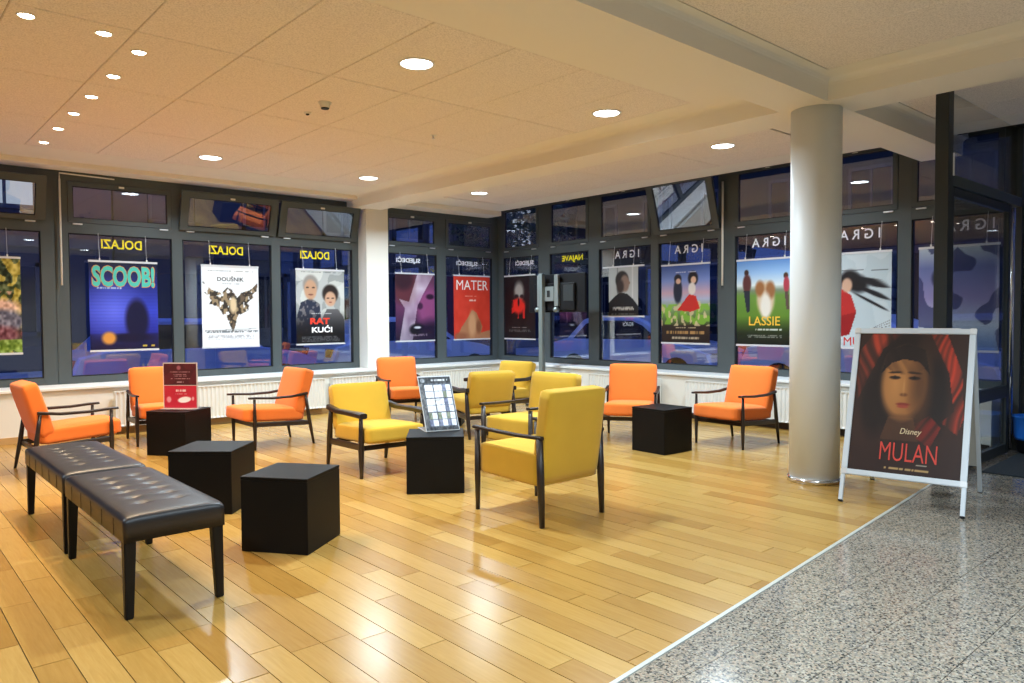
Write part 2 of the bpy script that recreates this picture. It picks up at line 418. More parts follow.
# ------------------------------------------------------------------ windows
ZS, ZL0, ZTR0, ZTR1, ZH = .58, .665, 2.375, 2.50, 3.10
NW = [0]
def window(wall, a0, a1, m0, m1, tilt=0, letters=None, lcol=None, head=ZH, zc=2.985, rod=None, lw=.46, lx=None, framemat=None):
    """a0..a1: glass span along the wall (local x, left to right as seen from the room), m0/m1: frame widths at each side"""
    NW[0] += 1
    rz = 0 if wall == 'L' else R(-90)
    if wall == 'L': org = (a0, WY, 0); wdt = a1-a0
    else: org = (WX, a0, 0); wdt = a0-a1
    fm = framemat or M_FRAME
    d = .07
    root = boxes('window_%d' % NW[0], [(-m0, 0, -.022, d, ZS, head), (wdt, wdt+m1, -.022, d, ZS, head), (0, wdt, -.02, d, ZS, ZL0),
                 (0, wdt, -.02, d, ZTR0, ZTR1), (0, wdt, -.02, d, zc+.005, head)], fm, loc=org, rot=(0, 0, rz))
    struct(root)
    boxes('gasket', [(0, .012, -.012, .03, ZL0, ZTR0), (wdt-.012, wdt, -.012, .03, ZL0, ZTR0), (0, wdt, -.012, .03, ZTR0-.012, ZTR0), (0, wdt, -.012, .03, ZL0, ZL0+.012)], M_DARK, root)
    boxes('pane', [(0, wdt, .012, .020, ZL0, ZTR0)], M_GLASS, root)
    # upper tilting sash, hinged at its foot
    sh = zc-ZTR1; sw = .055; e = .045 if tilt else -.004
    s = boxes('sash', [(-e, sw, -.03, .012, .004, sh+max(e, 0)*.6), (wdt-sw, wdt+e, -.03, .012, .004, sh+max(e, 0)*.6), (sw, wdt-sw, -.03, .012, .004, sw), (sw, wdt-sw, -.03, .012, sh-sw, sh+max(e, 0)*.6)], fm, root,
              loc=(0, -.034 if tilt else 0, ZTR1), rot=(R(tilt), 0, 0))
    boxes('pane', [(sw, wdt-sw, -.012, -.004, sw, sh-sw)], M_GLASS, s)
    boxes('sash_gasket', [(sw-.002, sw+.008, -.016, .0, sw, sh-sw), (wdt-sw-.008, wdt-sw+.002, -.016, .0, sw, sh-sw), (sw, wdt-sw, -.016, .0, sw-.002, sw+.008), (sw, wdt-sw, -.016, .0, sh-sw-.008, sh-sw+.002)], M_DARK, s)
    boxes('latch', [(wdt/2-.03, wdt/2+.03, -.05, -.03, sh-.035, sh-.012)], M_WHITEPL, s, .003)
    if tilt:
        for x in (.03, wdt-.03): boxes('stay_arm', [(x-.006, x+.006, 0, .15, sh-.10, sh-.08)], M_FRAMED, s)
    boxes('hinge', [(.05, .15, -.045, -.02, ZTR1-.025, ZTR1-.010)], M_ALU, root); boxes('hinge', [(wdt-.15, wdt-.05, -.045, -.02, ZTR1-.025, ZTR1-.010)], M_ALU, root)
    if letters:
        x = (wdt/2 if lx is None else lx)
        # stuck on the outside: reads mirrored from the room
        text('lettering', letters, lw, .115, lcol, root, loc=(x, .008, 2.268), rot=(R(90), 0, 0), mirror=True, bold=.02 if lcol is M_TXT_Y else .03 if lcol is M_TXT_W and 'J' in letters else .012)
    return root
Yl, Wl = M_TXT_Y, M_TXT_W
# left wall
window('L', .40, 1.675, .15, .145, 17, 'DOLAZI', Yl, lx=.60)
w2 = window('L', 1.955, 3.125, .14, .06, 0, 'DOLAZI', Yl, lx=.585)
window('L', 3.25, 4.455, .065, .06, 17, 'DOLAZI', Yl, lx=.58)
window('L', 4.58, 5.735, .065, .10, 17, 'DOLAZI', Yl, lx=.55)
window('L', 6.33, 7.31, .115, .09, 0, 'SLJEDEĆI', Wl, lx=.435)
window('L', 7.49, 8.51, .09, .13, 0, 'SLJEDEĆI', Wl, lx=.48)
# right wall (from the corner towards the entrance)
HR = 3.335
window('R', 9.95, 9.05, .15, .13, 0, 'SLJEDEĆI', Wl, head=HR, zc=3.225, lx=.515)
window('R', 8.79, 7.92, .13, .105, 0, 'NAJAVE', Yl, head=HR, zc=3.225, lx=.49)
window('R', 7.71, 6.71, .105, .065, 0, 'I G R A', Wl, head=HR, zc=3.225, lx=.53)
w10 = window('R', 6.58, 5.60, .065, .125, 17, 'I G R A', Wl, head=HR, zc=3.225, lx=.49)
window('R', 5.35, 4.42, .125, .07, 0, 'I G R A', Wl, head=HR, zc=3.225, lx=.46)
window('R', 4.27, 3.33, .08, .07, 0, 'I G R A', Wl, head=HR, zc=3.225, lx=.51)
window('R', 3.19, 2.32, .07, .09, 0, 'I G R A', Wl, head=HR, zc=3.225, lx=.55)
# blind operating rods
tube('operating_rod', [(-.085, -.075, 1.75), (-.085, -.07, 2.99)], .011, M_WHITEPL, w2, 8)
tube('operating_rod', [(-.085, -.075, 2.99), (-.085, -.07, 3.06), (.5, -.07, 3.05)], .008, M_WHITEPL, w2, 8)
tube('operating_rod', [(1.08, -.075, 1.74), (1.08, -.07, 3.10)], .014, M_WHITEPL, w10, 8)

# ------------------------------------------------------------------ entrance partition
def xbar(x0, x1, z0, z1, t=.05): return (x0, x1, PY-t/2, PY+t/2, z0, z1)
door = boxes('door_1', [(PX-.065, PX+.045, PY-.05, PY+.05, 0, ZT), (WX-.10, WX-.02, PY-.05, PY+.05, 0, ZT)], M_FRAMED, bevel=.004)
boxes('transom_bar', [xbar(PX+.045, WX-.1, 2.385, 2.475, .09)], M_FRAME, door, .004)
struct(door, 'dark framed glass entrance partition right of the column')
boxes('pane', [xbar(PX+.045, WX-.1, 2.475, ZT, .01)], M_DGLASS, door)
leaf = boxes('door_leaf', [xbar(PX+.08, PX+.15, .01, 2.38), xbar(8.25, 8.33, .01, 2.38), xbar(PX+.15, 8.25, .01, .10), xbar(PX+.15, 8.25, .55, .66), xbar(PX+.15, 8.25, 2.31, 2.38)], M_FRAMED, door, .004)
boxes('pane', [xbar(PX+.15, 8.25, .66, 2.31, .01), xbar(PX+.15, 8.25, .10, .55, .01)], M_DGLASS, leaf)
tube('pull_handle', [(8.22, PY-.06, .75), (8.22, PY-.06, 2.2)], .014, M_CHROME, leaf, 12)
tube('edge_rail', [(8.38, PY-.03, .05), (8.38, PY-.03, 2.36)], .012, M_CHROME, door, 10)
boxes('notice', [(PX+.03, PX+.05, PY-.058, PY-.051, 2.46, 2.64)], M_WHITE, door)
# street entrance door in the right wall
d2 = boxes('door_2', [(WX-.04, WX+.06, 2.12, 2.23, 0, 3.3), (WX-.04, WX+.06, .55, .66, 0, HR), (WX-.04, WX+.06, .66, 2.12, 2.30, 2.42), (WX-.04, WX+.06, .66, 2.12, 3.1, HR), (WX-.03, WX+.05, 1.34, 1.44, 0, 2.30),
                  (WX-.03, WX+.05, .66, 2.12, 0, .10), (WX-.03, WX+.05, .66, 2.12, .55, .66)], M_FRAMED, bevel=.004)
struct(d2, 'dark glazed street door beyond the partition')
boxes('pane', [(WX, WX+.008, .66, 2.12, .10, 2.30)], M_DGLASS, d2); boxes('pane', [(WX, WX+.008, .66, 2.12, 2.42, 3.1)], M_DGLASS, d2)
struct(boxes('wall_front', [(WX-.04, WX+.12, Y0, .55, 0, 3.34)], M_WALL), 'plain wall beyond the street door')

# ------------------------------------------------------------------ ceiling lights
M_LAMP = emit('lamp_diffuser', (.93, .98, 1, 1), 14); M_SPOT = emit('spot_bulb', (1, .86, .68, 1), 40)
def downlight(x, y, label, group):
    o = tag(empty('downlight', (x, y, ZT)), label, 'ceiling light', group)
    lathe('trim_ring', [(.112, -.004), (.124, -.010), (.134, -.004), (.134, .003), (.112, .003)], M_WHITEPL, o, cap=False)
    lathe('diffuser', [(.001, -.003), (.112, -.003), (.112, .001), (.001, .001)], M_LAMP, o)
    l = bpy.data.lights.new('lamp_light', 'AREA'); l.shape = 'DISK'; l.size = .2; l.energy = LAMP_W; l.color = (.71, .88, 1); l.spread = R(150)
    q = bpy.data.objects.new('lamp_light', l); COL.objects.link(q); q.parent = o; q.location = (0, 0, -.014)
G = 'round ceiling downlights'
for x, y, s in ((3.065, 8.52, 'round white downlight in the back row, above the left windows'), (5.06, 8.47, 'round white downlight in the back row, left of the beam by the pilaster'), (6.90, 8.47, 'round white downlight in the back row, beyond the beam in the corner bay'),
                (3.06, 4.45, 'large round white downlight in the middle row, nearest the viewer'), (5.07, 4.43, 'round white downlight in the middle row, just left of the lit beam'), (6.99, 4.48, 'round white downlight between the lit beam and the right windows')):
    downlight(x, y, s, G)
for x, y in ((1.0, .4), (3.06, .4), (-1.2, 5.2), (-1.2, .4), (1.0, -2.2), (4.6, -1.6)):
    downlight(x, y, 'round white downlight in the ceiling outside the picture', 'downlights outside the picture')
for i, (x, y) in enumerate(((.827, 5.242), (1.244, 5.252), (1.507, 5.471), (1.508, 6.13), (1.508, 6.80), (1.51, 7.45), (1.515, 8.13), (1.52, 8.85))):
    nm = ['leftmost small warm ceiling spot, first of the hooked row', 'second small warm ceiling spot, at the hook of the row', 'small warm ceiling spot at the near end of the straight row', 'second small warm ceiling spot of the straight row',
          'third small warm ceiling spot of the straight row', 'fourth small warm ceiling spot of the straight row', 'fifth small warm ceiling spot of the straight row, one before the windows', 'last small warm ceiling spot, closest to the windows'][i]
    o = tag(empty('ceiling_spot', (x, y, ZT)), nm, 'ceiling light', 'small warm ceiling spots')
    lathe('trim_ring', [(.042, -.004), (.047, -.009), (.053, -.003), (.053, .003), (.042, .003)], M_WHITEPL, o, 20, cap=False)
    lathe('bulb', [(.001, -.014), (.034, -.008), (.042, -.002), (.042, .002), (.001, .002)], M_SPOT, o, 16)
    l = bpy.data.lights.new('spot_light', 'SPOT'); l.energy = SPOT_W*4; l.color = (1, .76, .50); l.spot_size = R(110); l.spot_blend = .6; l.shadow_soft_size = .03
    q = bpy.data.objects.new('spot_light', l); COL.objects.link(q); q.parent = o; q.location = (0, 0, -.02)
o = tag(empty('smoke_detector', (3.02, 5.74, ZT)), 'white round smoke detector on the ceiling tiles', 'smoke detector')
lathe('base', [(.05, 0), (.055, -.012), (.055, .002)][::1], M_WHITEPL, o, 24); lathe('sensor_head', [(.02, -.05), (.036, -.046), (.042, -.03), (.042, -.012), (.048, -.010)], M_WHITEPL, o, 24)
lathe('sensor_mesh', [(.030, -.056), (.034, -.05), (.034, -.044)], M_BLACKPL, o, 20)
o = tag(empty('ceiling_sensor', (3.05, 6.12, ZT)), 'tiny white ceiling sensor beside the smoke detector', 'sensor')
lathe('base', [(.03, -.012), (.033, -.004), (.033, .002)], M_WHITEPL, o, 18); lathe('lens', [(.008, -.024), (.014, -.02), (.016, -.012)], M_BLACKPL, o, 14)
o = tag(empty('sprinkler', (4.37, 6.08, ZT)), 'small metal sprinkler head on the ceiling', 'sprinkler')
lathe('rose', [(.035, -.004), (.035, .002)], M_WHITEPL, o, 18); lathe('head', [(.018, -.034), (.018, -.03), (.006, -.028), (.006, 0)], M_ALU, o, 12)

# ------------------------------------------------------------------ armchairs
def chair_parts(design):
    """returns list of (name, mesh, role, location, rotation); forward is +x"""
    P = []
    def add(name, bm, role, smooth=True, loc=(0, 0, 0), rot=(0, 0, 0)):
        me = bpy.data.meshes.new(name); bmesh.ops.recalc_face_normals(bm, faces=bm.faces); bm.to_mesh(me); bm.free()
        for p in me.polygons: p.use_smooth = smooth and len(p.vertices) <= 4
        P.append((name, me, role, loc, rot))
    if design in 'CD': AZ, HWD, k = .572, .285, 1.0
    elif design == 'B': AZ, HWD, k = .528, .29, 1.25
    else: AZ, HWD, k = .528, .285, 1.0
    FX = {'A': .285, 'B': .375, 'C': .315, 'D': .315}[design]; dsg = design; design = 'C' if design == 'D' else design
    for s in (-1, 1):
        y = s*HWD
        bm = bmesh.new()
        if design == 'C': tube_bm(bm, [(.315, y, 0), (.315, y, .25), (.315, y, AZ-.01)], [.016, .022, .019], 10)
        else: tube_bm(bm, [(FX, y, 0), (FX, y, .10), (FX, y, .25), (FX, y, .40), (FX, y, AZ-.008)], [.012*k, .016*k, .021*k, .016*k, .013*k], 10)
        add('front_leg', bm, 'wood')
        bm = bmesh.new()
        if design == 'C': tube_bm(bm, [(-.335, y, 0), (-.325, y, .28), (-.315, y, AZ-.005)], [.018, .025, .023], 10)
        else: tube_bm(bm, [(-.36, y, 0), (-.335, y, .14), (-.31, y, .27), (-.29, y, .42), (-.275, y, AZ)], [.012*k, .017*k, .021*k, .017*k, .013*k], 10)
        add('rear_leg', bm, 'wood')
        bm = bmesh.new()
        if design == 'C': bar_bm(bm, [(.345, y, AZ+.008), (.18, y, AZ+.002), (-.1, y, AZ-.004), (-.34, y, AZ+.002)], [.04, .042, .038, .04], [.022]*4)
        elif design == 'B': bar_bm(bm, [(.43, y, AZ+.002), (.34, y, AZ+.004), (.1, y, AZ), (-.12, y, AZ-.006), (-.32, y, AZ+.012)], [.066, .072, .06, .052, .052], [.044, .046, .042, .042, .046])
        else: bar_bm(bm, [(.345, y, AZ+.008), (.27, y, AZ+.006), (.1, y, AZ-.006), (-.12, y, AZ-.004), (-.295, y, AZ+.018)], [.036, .046, .042, .034, .03], [.02, .022, .024, .026, .026])
        add('armrest', bm, 'wood', False)
        bm = bmesh.new()
        bar_bm(bm, [(FX, y*(.985 if design != 'C' else .85), .262 if design != 'C' else .33), (-.31 if design != 'C' else -.24, y*(.985 if design != 'C' else .85), .232 if design != 'C' else .33)], [.022, .022], [.05*min(k, 1.1), .05*min(k, 1.1)])
        add('side_rail', bm, 'wood', False)
    for x, z in ((FX-.015, .252), (-.30, .228)) if design != 'C' else ((.27, .33), (-.23, .33)):
        bm = bmesh.new(); hw_ = HWD if design != 'C' else .255; box_bm(bm, x-.011, x+.011, -hw_, hw_, z-.02, z+.02); add('cross_rail', bm, 'wood', False)
    if design == 'C':
        P.append(('seat', cushion_mesh('seat', .61, .562, .215, .026, .010), 'cloth', (.0, 0, .362), (0, R(-1.5), 0)))
        P.append(('backrest', cushion_mesh('backrest', .61 if dsg == 'C' else .565, .545, .115, .03, .010), 'cloth', (-.305, 0, .575 if dsg == 'C' else .552), (0, R(-98.5), 0)))
    elif design == 'B':
        P.append(('seat', cushion_mesh('seat', .74, .535, .14, .03, .015), 'cloth', (.09, 0, .345), (0, R(-3), 0)))
        P.append(('backrest', cushion_mesh('backrest', .42, .545, .125, .032, .012), 'cloth', (-.285, 0, .535), (0, R(-108), 0)))
    else:
        P.append(('seat', cushion_mesh('seat', .66, .52, .135, .03, .014), 'cloth', (.055, 0, .345), (0, R(-3.5), 0)))
        P.append(('backrest', cushion_mesh('backrest', .485, .535, .13, .032, .012), 'cloth', (-.275, 0, .563), (0, R(-106.5), 0)))
    return P
CH = {(d, c): chair_parts(d) for d, c in (('A', 'o'), ('B', 'y'), ('C', 'y'), ('D', 'y'))}
def chair(x, y, deg, design, cloth, label, group):
    o = tag(empty('armchair', (x, y, 0), (0, 0, R(deg))), label, 'armchair', group)
    for name, me, role, loc, rot in CH[(design, 'o' if cloth is M_ORANGE else 'y')]:
        link(name, me, M_WALNUT if role == 'wood' else cloth, o, loc, rot)
    return o
GO, GYL = 'orange armchairs', 'yellow armchairs'
chair(1.46, 7.77, 3, 'A', M_ORANGE, 'orange armchair at far left, in side view behind the tufted benches', GO)
chair(2.55, 8.74, 264, 'A', M_ORANGE, 'orange armchair half hidden behind the cube with the red sign', GO)
chair(3.34, 7.68, 180, 'A', M_ORANGE, 'orange armchair facing left beside the red sign cube, under the window', GO)
chair(5.52, 8.42, 254, 'A', M_ORANGE, 'orange armchair in front of the white pilaster', GO)
chair(6.39, 5.24, 214, 'A', M_ORANGE, 'orange armchair with seat partly hidden by the rear right cube table', GO)
chair(6.95, 4.29, 177, 'A', M_ORANGE, 'orange armchair next to the white column', GO)
chair(3.49, 5.81, 264, 'B', M_YELLOW, 'yellow armchair left of the leaflet stand, facing the viewer', GYL)
chair(3.55, 3.735, 90, 'C', M_YELLOW, 'largest yellow armchair, nearest and seen from behind', GYL)
chair(4.51, 4.83, 184, 'D', M_YELLOW, 'yellow armchair directly behind the nearest one, seat facing left', GYL)
chair(5.42, 6.68, 76, 'B', M_YELLOW, 'yellow armchair seen from behind, right of the leaflet stand', GYL)
chair(6.46, 7.46, 192, 'B', M_YELLOW, 'farthest yellow armchair, partly hidden behind another yellow backrest', GYL)

# ------------------------------------------------------------------ cube tables
def cube(x, y, deg, s, label):
    bm = bmesh.new(); h = s/2; t = .018
    box_bm(bm, -h, h, -h, h, 0, .437-t)
    bmesh.ops.bevel(bm, geom=bm.edges[:], offset=.003, segments=2, affect='EDGES')
    o = tag(empty('cube_table', (x, y, 0), (0, 0, R(deg))), label, 'side table', 'black cube tables')
    bm_obj('body', bm, M_BLACKLAM, o)
    boxes('top_panel', [(-h, h, -h, h, .437-t, .437)], M_BLACKLAM, o, .003)
    return o
cube(1.955, 4.20, 36, .42, 'nearest black cube table beside the tufted bench')
cube(1.92, 5.40, 47, .44, 'black cube table between the bench and the red sign cube')
cube(2.46, 7.84, 37, .43, 'black cube table carrying the red notice sign')
cube(3.44, 4.79, -37, .44, 'black cube table carrying the leaflet stand')
cube(6.06, 4.57, -3, .42, 'black cube table in front of the right orange armchairs')
cube(5.60, 7.55, 45, .40, 'far black cube table mostly hidden behind the leaflet stand')

# ------------------------------------------------------------------ tufted benches
def bench(y0, y1, label):
    x0, x1 = .885, 1.325; L, Wd = y1-y0, x1-x0; zt, zb = .468, .352
    o = tag(empty('tufted_bench', ((x0+x1)/2, (y0+y1)/2, 0)), label, 'bench', 'black tufted benches')
    nx, ny = 22, 58; bm = bmesh.new(); tuf = [((c-.5)*Wd*.36, (r-2.5)*L*.118-.01) for c in (0, 1) for r in range(6)]
    def hz(x, y):
        u, v = abs(x)/(Wd/2), abs(y)/(L/2)
        z = zt-.010*u**10-.010*v**30
        for (a, b) in tuf:
            d2 = ((x-a)/.020)**2+((y-b)/.016)**2; z -= .016*math.exp(-d2)
            z -= .007*math.exp(-((y-b)/.010)**2)*math.exp(-((x-a)/.05)**2)
        return z+.004*math.cos(u*1.2)
    rows = [[bm.verts.new((-Wd/2+Wd*i/nx, -L/2+L*j/ny, hz(-Wd/2+Wd*i/nx, -L/2+L*j/ny))) for i in range(nx+1)] for j in range(ny+1)]
    for j in range(ny):
        for i in range(nx): bm.faces.new((rows[j][i], rows[j][i+1], rows[j+1][i+1], rows[j+1][i]))
    rim = rows[0][:]+[rows[j][nx] for j in range(1, ny+1)]+[rows[ny][i] for i in range(nx-1, -1, -1)]+[rows[j][0] for j in range(ny-1, 0, -1)]
    prev = rim
    for dz, e in ((-.022, .003), (None, .003)):
        cur = [bm.verts.new((v.co.x+math.copysign(e if abs(v.co.x) > Wd/2-.004 else 0, v.co.x), v.co.y+math.copysign(e if abs(v.co.y) > L/2-.004 else 0, v.co.y), (zt-.03) if dz else zb)) for v in rim]
        for k in range(len(rim)): bm.faces.new((prev[k], prev[(k+1) % len(rim)], cur[(k+1) % len(rim)], cur[k]))
        prev = cur
    bm.faces.new(prev[::-1])
    bm_obj('seat', bm, M_LEATHER, o, smooth=True)
    for (a, b) in tuf: lathe('button', [(.001, .0005), (.008, .002), (.009, -.002), (.001, -.003)], M_LEATHER, o, 10, (a, b, hz(a, b)+.002))
    for s in (-1, 1):
        for q in range(5): boxes('side_seam', [(s*(Wd/2+.003)-.0015, s*(Wd/2+.003)+.0015, (q-2)*L*.18-.0015, (q-2)*L*.18+.0015, zb+.002, zt-.032)], M_BLACKPL, o)
    t = .052
    for sx in (-1, 1):
        for sy in (-1, 1):
            bm = bmesh.new(); cx, cy = sx*(Wd/2-t/2), sy*(L/2-t/2-.008)
            a = [bm.verts.new((cx+u*t/2*.68+sx*.008, cy+v*t/2*.68+sy*.006, 0)) for u, v in ((-1, -1), (1, -1), (1, 1), (-1, 1))]
            b = [bm.verts.new((cx+u*t/2, cy+v*t/2, zb+.004)) for u, v in ((-1, -1), (1, -1), (1, 1), (-1, 1))]
            bm.faces.new(a[::-1]); bm.faces.new(b)
            for k in range(4): bm.faces.new((a[k], a[(k+1) % 4], b[(k+1) % 4], b[k]))
            bmesh.ops.bevel(bm, geom=bm.edges[:], offset=.004, segments=2, affect='EDGES')
            bm_obj('leg', bm, M_BLACKWOOD, o)
    return o
bench(3.60, 4.80, 'nearest black tufted leather bench at lower left')
bench(4.865, 6.085, 'rear black tufted leather bench, touching the nearer one, by the orange chair')

# ------------------------------------------------------------------ radiators
def radiator(wall, a0, a1, label):
    Lr = abs(a1-a0); rz = 0 if wall == 'L' else R(-90)
    org = (a0, LY-.03, 0) if wall == 'L' else (LX-.036, a0, 0)
    o = tag(empty('radiator', org, (0, 0, rz)), label, 'radiator', 'white panel radiators')
    n = int(Lr/.05); bm = bmesh.new(); st = Lr/n
    zs = (.095, .115, .475, .495)
    prof = []
    for i in range(n): prof += [(i*st+.006, -.098), (i*st+.016, -.088), (i*st+st-.016, -.088), (i*st+st-.006, -.098)]
    cols = [[bm.verts.new((x, (y if k in (1, 2) else -.098), z)) for k, z in enumerate(zs)] for x, y in prof]
    for i in range(len(cols)-1):
        for k in range(3): bm.faces.new((cols[i][k], cols[i+1][k], cols[i+1][k+1], cols[i][k+1]))
    bm_obj('front_panel', bm, M_RAD, o)
    boxes('side_cover', [(0, .006, -.10, -.01, .095, .50)], M_RAD, o); boxes('side_cover', [(Lr-.006, Lr, -.10, -.01, .095, .50)], M_RAD, o)
    boxes('back_panel', [(.006, Lr-.006, -.02, -.012, .10, .49)], M_RAD, o)
    g = [(.006, Lr-.006, -.10, -.092, .495, .503), (.006, Lr-.006, -.018, -.010, .495, .503)]+[(i*.03+.01, i*.03+.022, -.092, -.018, .497, .502) for i in range(int((Lr-.02)/.03))]
    boxes('top_grille', g, M_RAD, o)
    for x in (.12, Lr-.12): boxes('wall_bracket', [(x-.015, x+.015, -.012, .03, .14, .44)], M_RAD, o)
    tube('valve', [(.04, -.05, .12), (.04, -.05, .03), (.04, .0, .015)], .012, M_CHROME, o, 8)
radiator('L', 2.28, 4.95, 'long white panel radiator behind the red sign and its orange armchairs')
radiator('L', 5.06, 5.80, 'short white radiator left of the pilaster, behind the yellow armchair')
radiator('L', 6.6, 8.0, 'white panel radiator right of the pilaster near the corner')
radiator('R', 9.2, 7.9, 'white panel radiator below the corner windows, behind the display stand')
radiator('R', 7.45, 6.2, 'white panel radiator behind the middle orange armchair')
radiator('R', 5.75, 3.45, 'long white panel radiator behind the column')

# ------------------------------------------------------------------ printed art (colour per mesh point)
class Art:
    def __init__(s, w, h, col):
        s.w, s.h = w, h; s.a = np.ones((h, w, 3))*np.array(col[:3], float)/255
        s.y, s.x = np.mgrid[0:h, 0:w]; s.x = (s.x+.5)/w; s.y = (s.y+.5)/h; s.rs = np.random.RandomState(11)
    def mix(s, m, col):
        m = np.clip(m, 0, 1)[..., None]; s.a = s.a*(1-m)+m*np.array(col, float)/255; return s
    def vgrad(s, stops):
        for c in range(3): s.a[..., c] = np.interp(s.y, [p for p, _ in stops], [k[c]/255 for _, k in stops])
        return s
    def ell(s, cx, cy, rx, ry, col, soft=.15, rot=0, k=1):
        soft *= .55; c, n = math.cos(rot), math.sin(rot); dx, dy = s.x-cx, (s.y-cy)*s.h/s.w; ry2 = ry*s.h/s.w
        u, v = (dx*c+dy*n)/rx, (-dx*n+dy*c)/ry2
        return s.mix(k*(1-(np.sqrt(u*u+v*v)-1+soft)/(2*soft)), col)
    def poly(s, pts, col, k=1, mod=None):
        ins = np.zeros((s.h, s.w), bool); n = len(pts)
        for i in range(n):
            (x1, y1), (x2, y2) = pts[i], pts[(i+1) % n]
            if y1 == y2: continue
            ins ^= ((s.y < y1) != (s.y < y2)) & (s.x < (x2-x1)*(s.y-y1)/(y2-y1)+x1)
        m = ins*float(k)
        if mod is not None: m = m*mod
        return s.mix(m, col)
    def noise(s, n=6, seed=0):
        r = np.random.RandomState(seed).rand(n+3, n+3); gx = s.x*n; gy = s.y*n; i, j = gx.astype(int), gy.astype(int); fx, fy = gx-i, gy-j
        return (r[j, i]*(1-fx)+r[j, i+1]*fx)*(1-fy)+(r[j+1, i]*(1-fx)+r[j+1, i+1]*fx)*fy
    def speck(s, amp, n=40, seed=1): s.a = np.clip(s.a+(s.noise(n, seed)-.5)[..., None]*amp, 0, 1); return s
    def lines(s, x0, x1, ys, col, seed=3, t=.006, k=.8):
        r = np.random.RandomState(seed).rand(400)
        for q, y in enumerate(ys):
            on = r[((s.x*92).astype(int)+q*50) % 400] > .3
            s.mix(((abs(s.y-y) < t) & (s.x > x0) & (s.x < x1) & on)*k, col)
        return s
def sheet(name, art, wd, ht, parent, loc=(0, 0, 0), rot=(0, 0, 0)):
    W_, H_ = art.w, art.h; V = []; c = []
    me = bpy.data.meshes.new(name)
    xs = (np.arange(W_)/(W_-1)-.5)*wd; ys = (.5-np.arange(H_)/(H_-1))*ht
    gx, gy = np.meshgrid(xs, ys); V = np.stack([gx.ravel(), gy.ravel(), np.zeros(W_*H_)], 1)
    idx = np.arange(W_*H_).reshape(H_, W_)
    F = np.stack([idx[1:, :-1].ravel(), idx[1:, 1:].ravel(), idx[:-1, 1:].ravel(), idx[:-1, :-1].ravel()], 1)
    me.from_pydata(V.tolist(), [], F.tolist())
    at = me.color_attributes.new('ink', 'FLOAT_COLOR', 'POINT')
    a = art.a; lin = np.where(a <= .04045, a/12.92, ((a+.055)/1.055)**2.4)
    at.data.foreach_set('color', np.concatenate([lin.reshape(-1, 3), np.ones((W_*H_, 1))], 1).ravel().astype(np.float32))
    return link(name, me, M_ART, parent, loc, rot)
TM = {}
def tmat(c):
    if c not in TM: TM[c] = mat('ink_%d_%d_%d' % c, srgb(*c), .45)
    return TM[c]
AW, AH = 78, 108
def poster(wall, h, art, label, wd=.78, z0=.965, z1=2.05, texts=(), railw=None, cords=True):
    """h: centre along the wall"""
    ht = z1-z0; rz = 0 if wall == 'L' else R(-90)
    org = (h, WY-.075, (z0+z1)/2) if wall == 'L' else (WX-.075, h, (z0+z1)/2)
    o = tag(empty('film_poster', org, (R(90), 0, rz)), label, 'poster', 'film posters hung in the windows')
    sh = sheet('sheet', art, wd-.01, ht-.01, o)
    rw = railw or wd
    bm = bmesh.new(); box_bm(bm, -rw/2, rw/2, ht/2-.012, ht/2+.012, -.006, .006); bm_obj('top_rail', bm, M_RAIL, o)
    bm = bmesh.new(); box_bm(bm, -rw/2, rw/2, -ht/2-.012, -ht/2+.012, -.006, .006); bm_obj('bottom_rail', bm, M_RAIL, o)
    top = ZTR0-(z0+z1)/2+.01
    for sx in (-1, 1):
        bm = bmesh.new(); tube_bm(bm, [(sx*wd*.34, ht/2+.006, 0), (sx*wd*.34, top, -.036)], .0022, 5); bm_obj('hanging_cord', bm, M_CORD, o)
        bm = bmesh.new(); box_bm(bm, sx*wd*.34-.008, sx*wd*.34+.008, ht/2+.01, ht/2+.035, -.004, .006); bm_obj('rail_clip', bm, M_WHITEPL, o)
    for t in texts:
        s_, x, y, w_, h_, c = t[:6]
        kw = t[6] if len(t) > 6 else {}
        text('title', s_, w_*wd, h_*ht, tmat(c), sh, loc=((x-.5)*wd, (.5-y)*ht, .002), **kw)
    return o
# 0 leafy painting, cut by the picture edge
A = Art(AW, AH, (70, 84, 50)); n1 = A.noise(9, 4); n2 = A.noise(14, 9)
A.mix((n1 > .55)*.9, (28, 42, 22)).mix((n2 > .62)*.8, (190, 170, 70)).mix(((n2 < .3) & (A.y > .35))*.85, (196, 150, 130))
A.ell(.55, .52, .45, .10, (205, 168, 150), .4).ell(.75, .66, .3, .12, (110, 110, 128), .4).ell(.6, .8, .4, .10, (110, 62, 72), .4).mix(((n1 > .6) & (A.y > .85))*.9, (120, 150, 60)).speck(.45, 38)
poster('L', 1.075, A, 'leafy green and pink film poster cut by the left picture edge')
# 1
A = Art(AW, AH, (20, 24, 70)); A.vgrad([(0, (14, 16, 40)), (.25, (30, 40, 120)), (.55, (52, 66, 190)), (.8, (34, 40, 140)), (.82, (24, 24, 84)), (1, (18, 16, 48))])
A.ell(.35, .55, .34, .26, (92, 104, 226), .9, k=.7).mix((((A.y*AH).astype(int) % 4 == 0) & (A.y > .3) & (A.y < .8))*.12, (20, 20, 80))
A.ell(.68, .66, .17, .24, (14, 14, 52), .35).ell(.55, .86, .34, .05, (14, 12, 46), .5).ell(.27, .86, .10, .07, (206, 140, 62), .5)
A.lines(.08, .48, (.295,), (190, 210, 230)).lines(.72, .93, (.955,), (220, 190, 60))
poster('L', 2.535, A, 'blue film poster titled SCOOB in teal block letters', texts=[('SCOOB!', .5, .165, .92, .25, (196, 136, 70), dict(bold=.06)), ('SCOOB!', .5, .165, .895, .232, (70, 186, 168), dict(depth=.0018, bold=.035))])
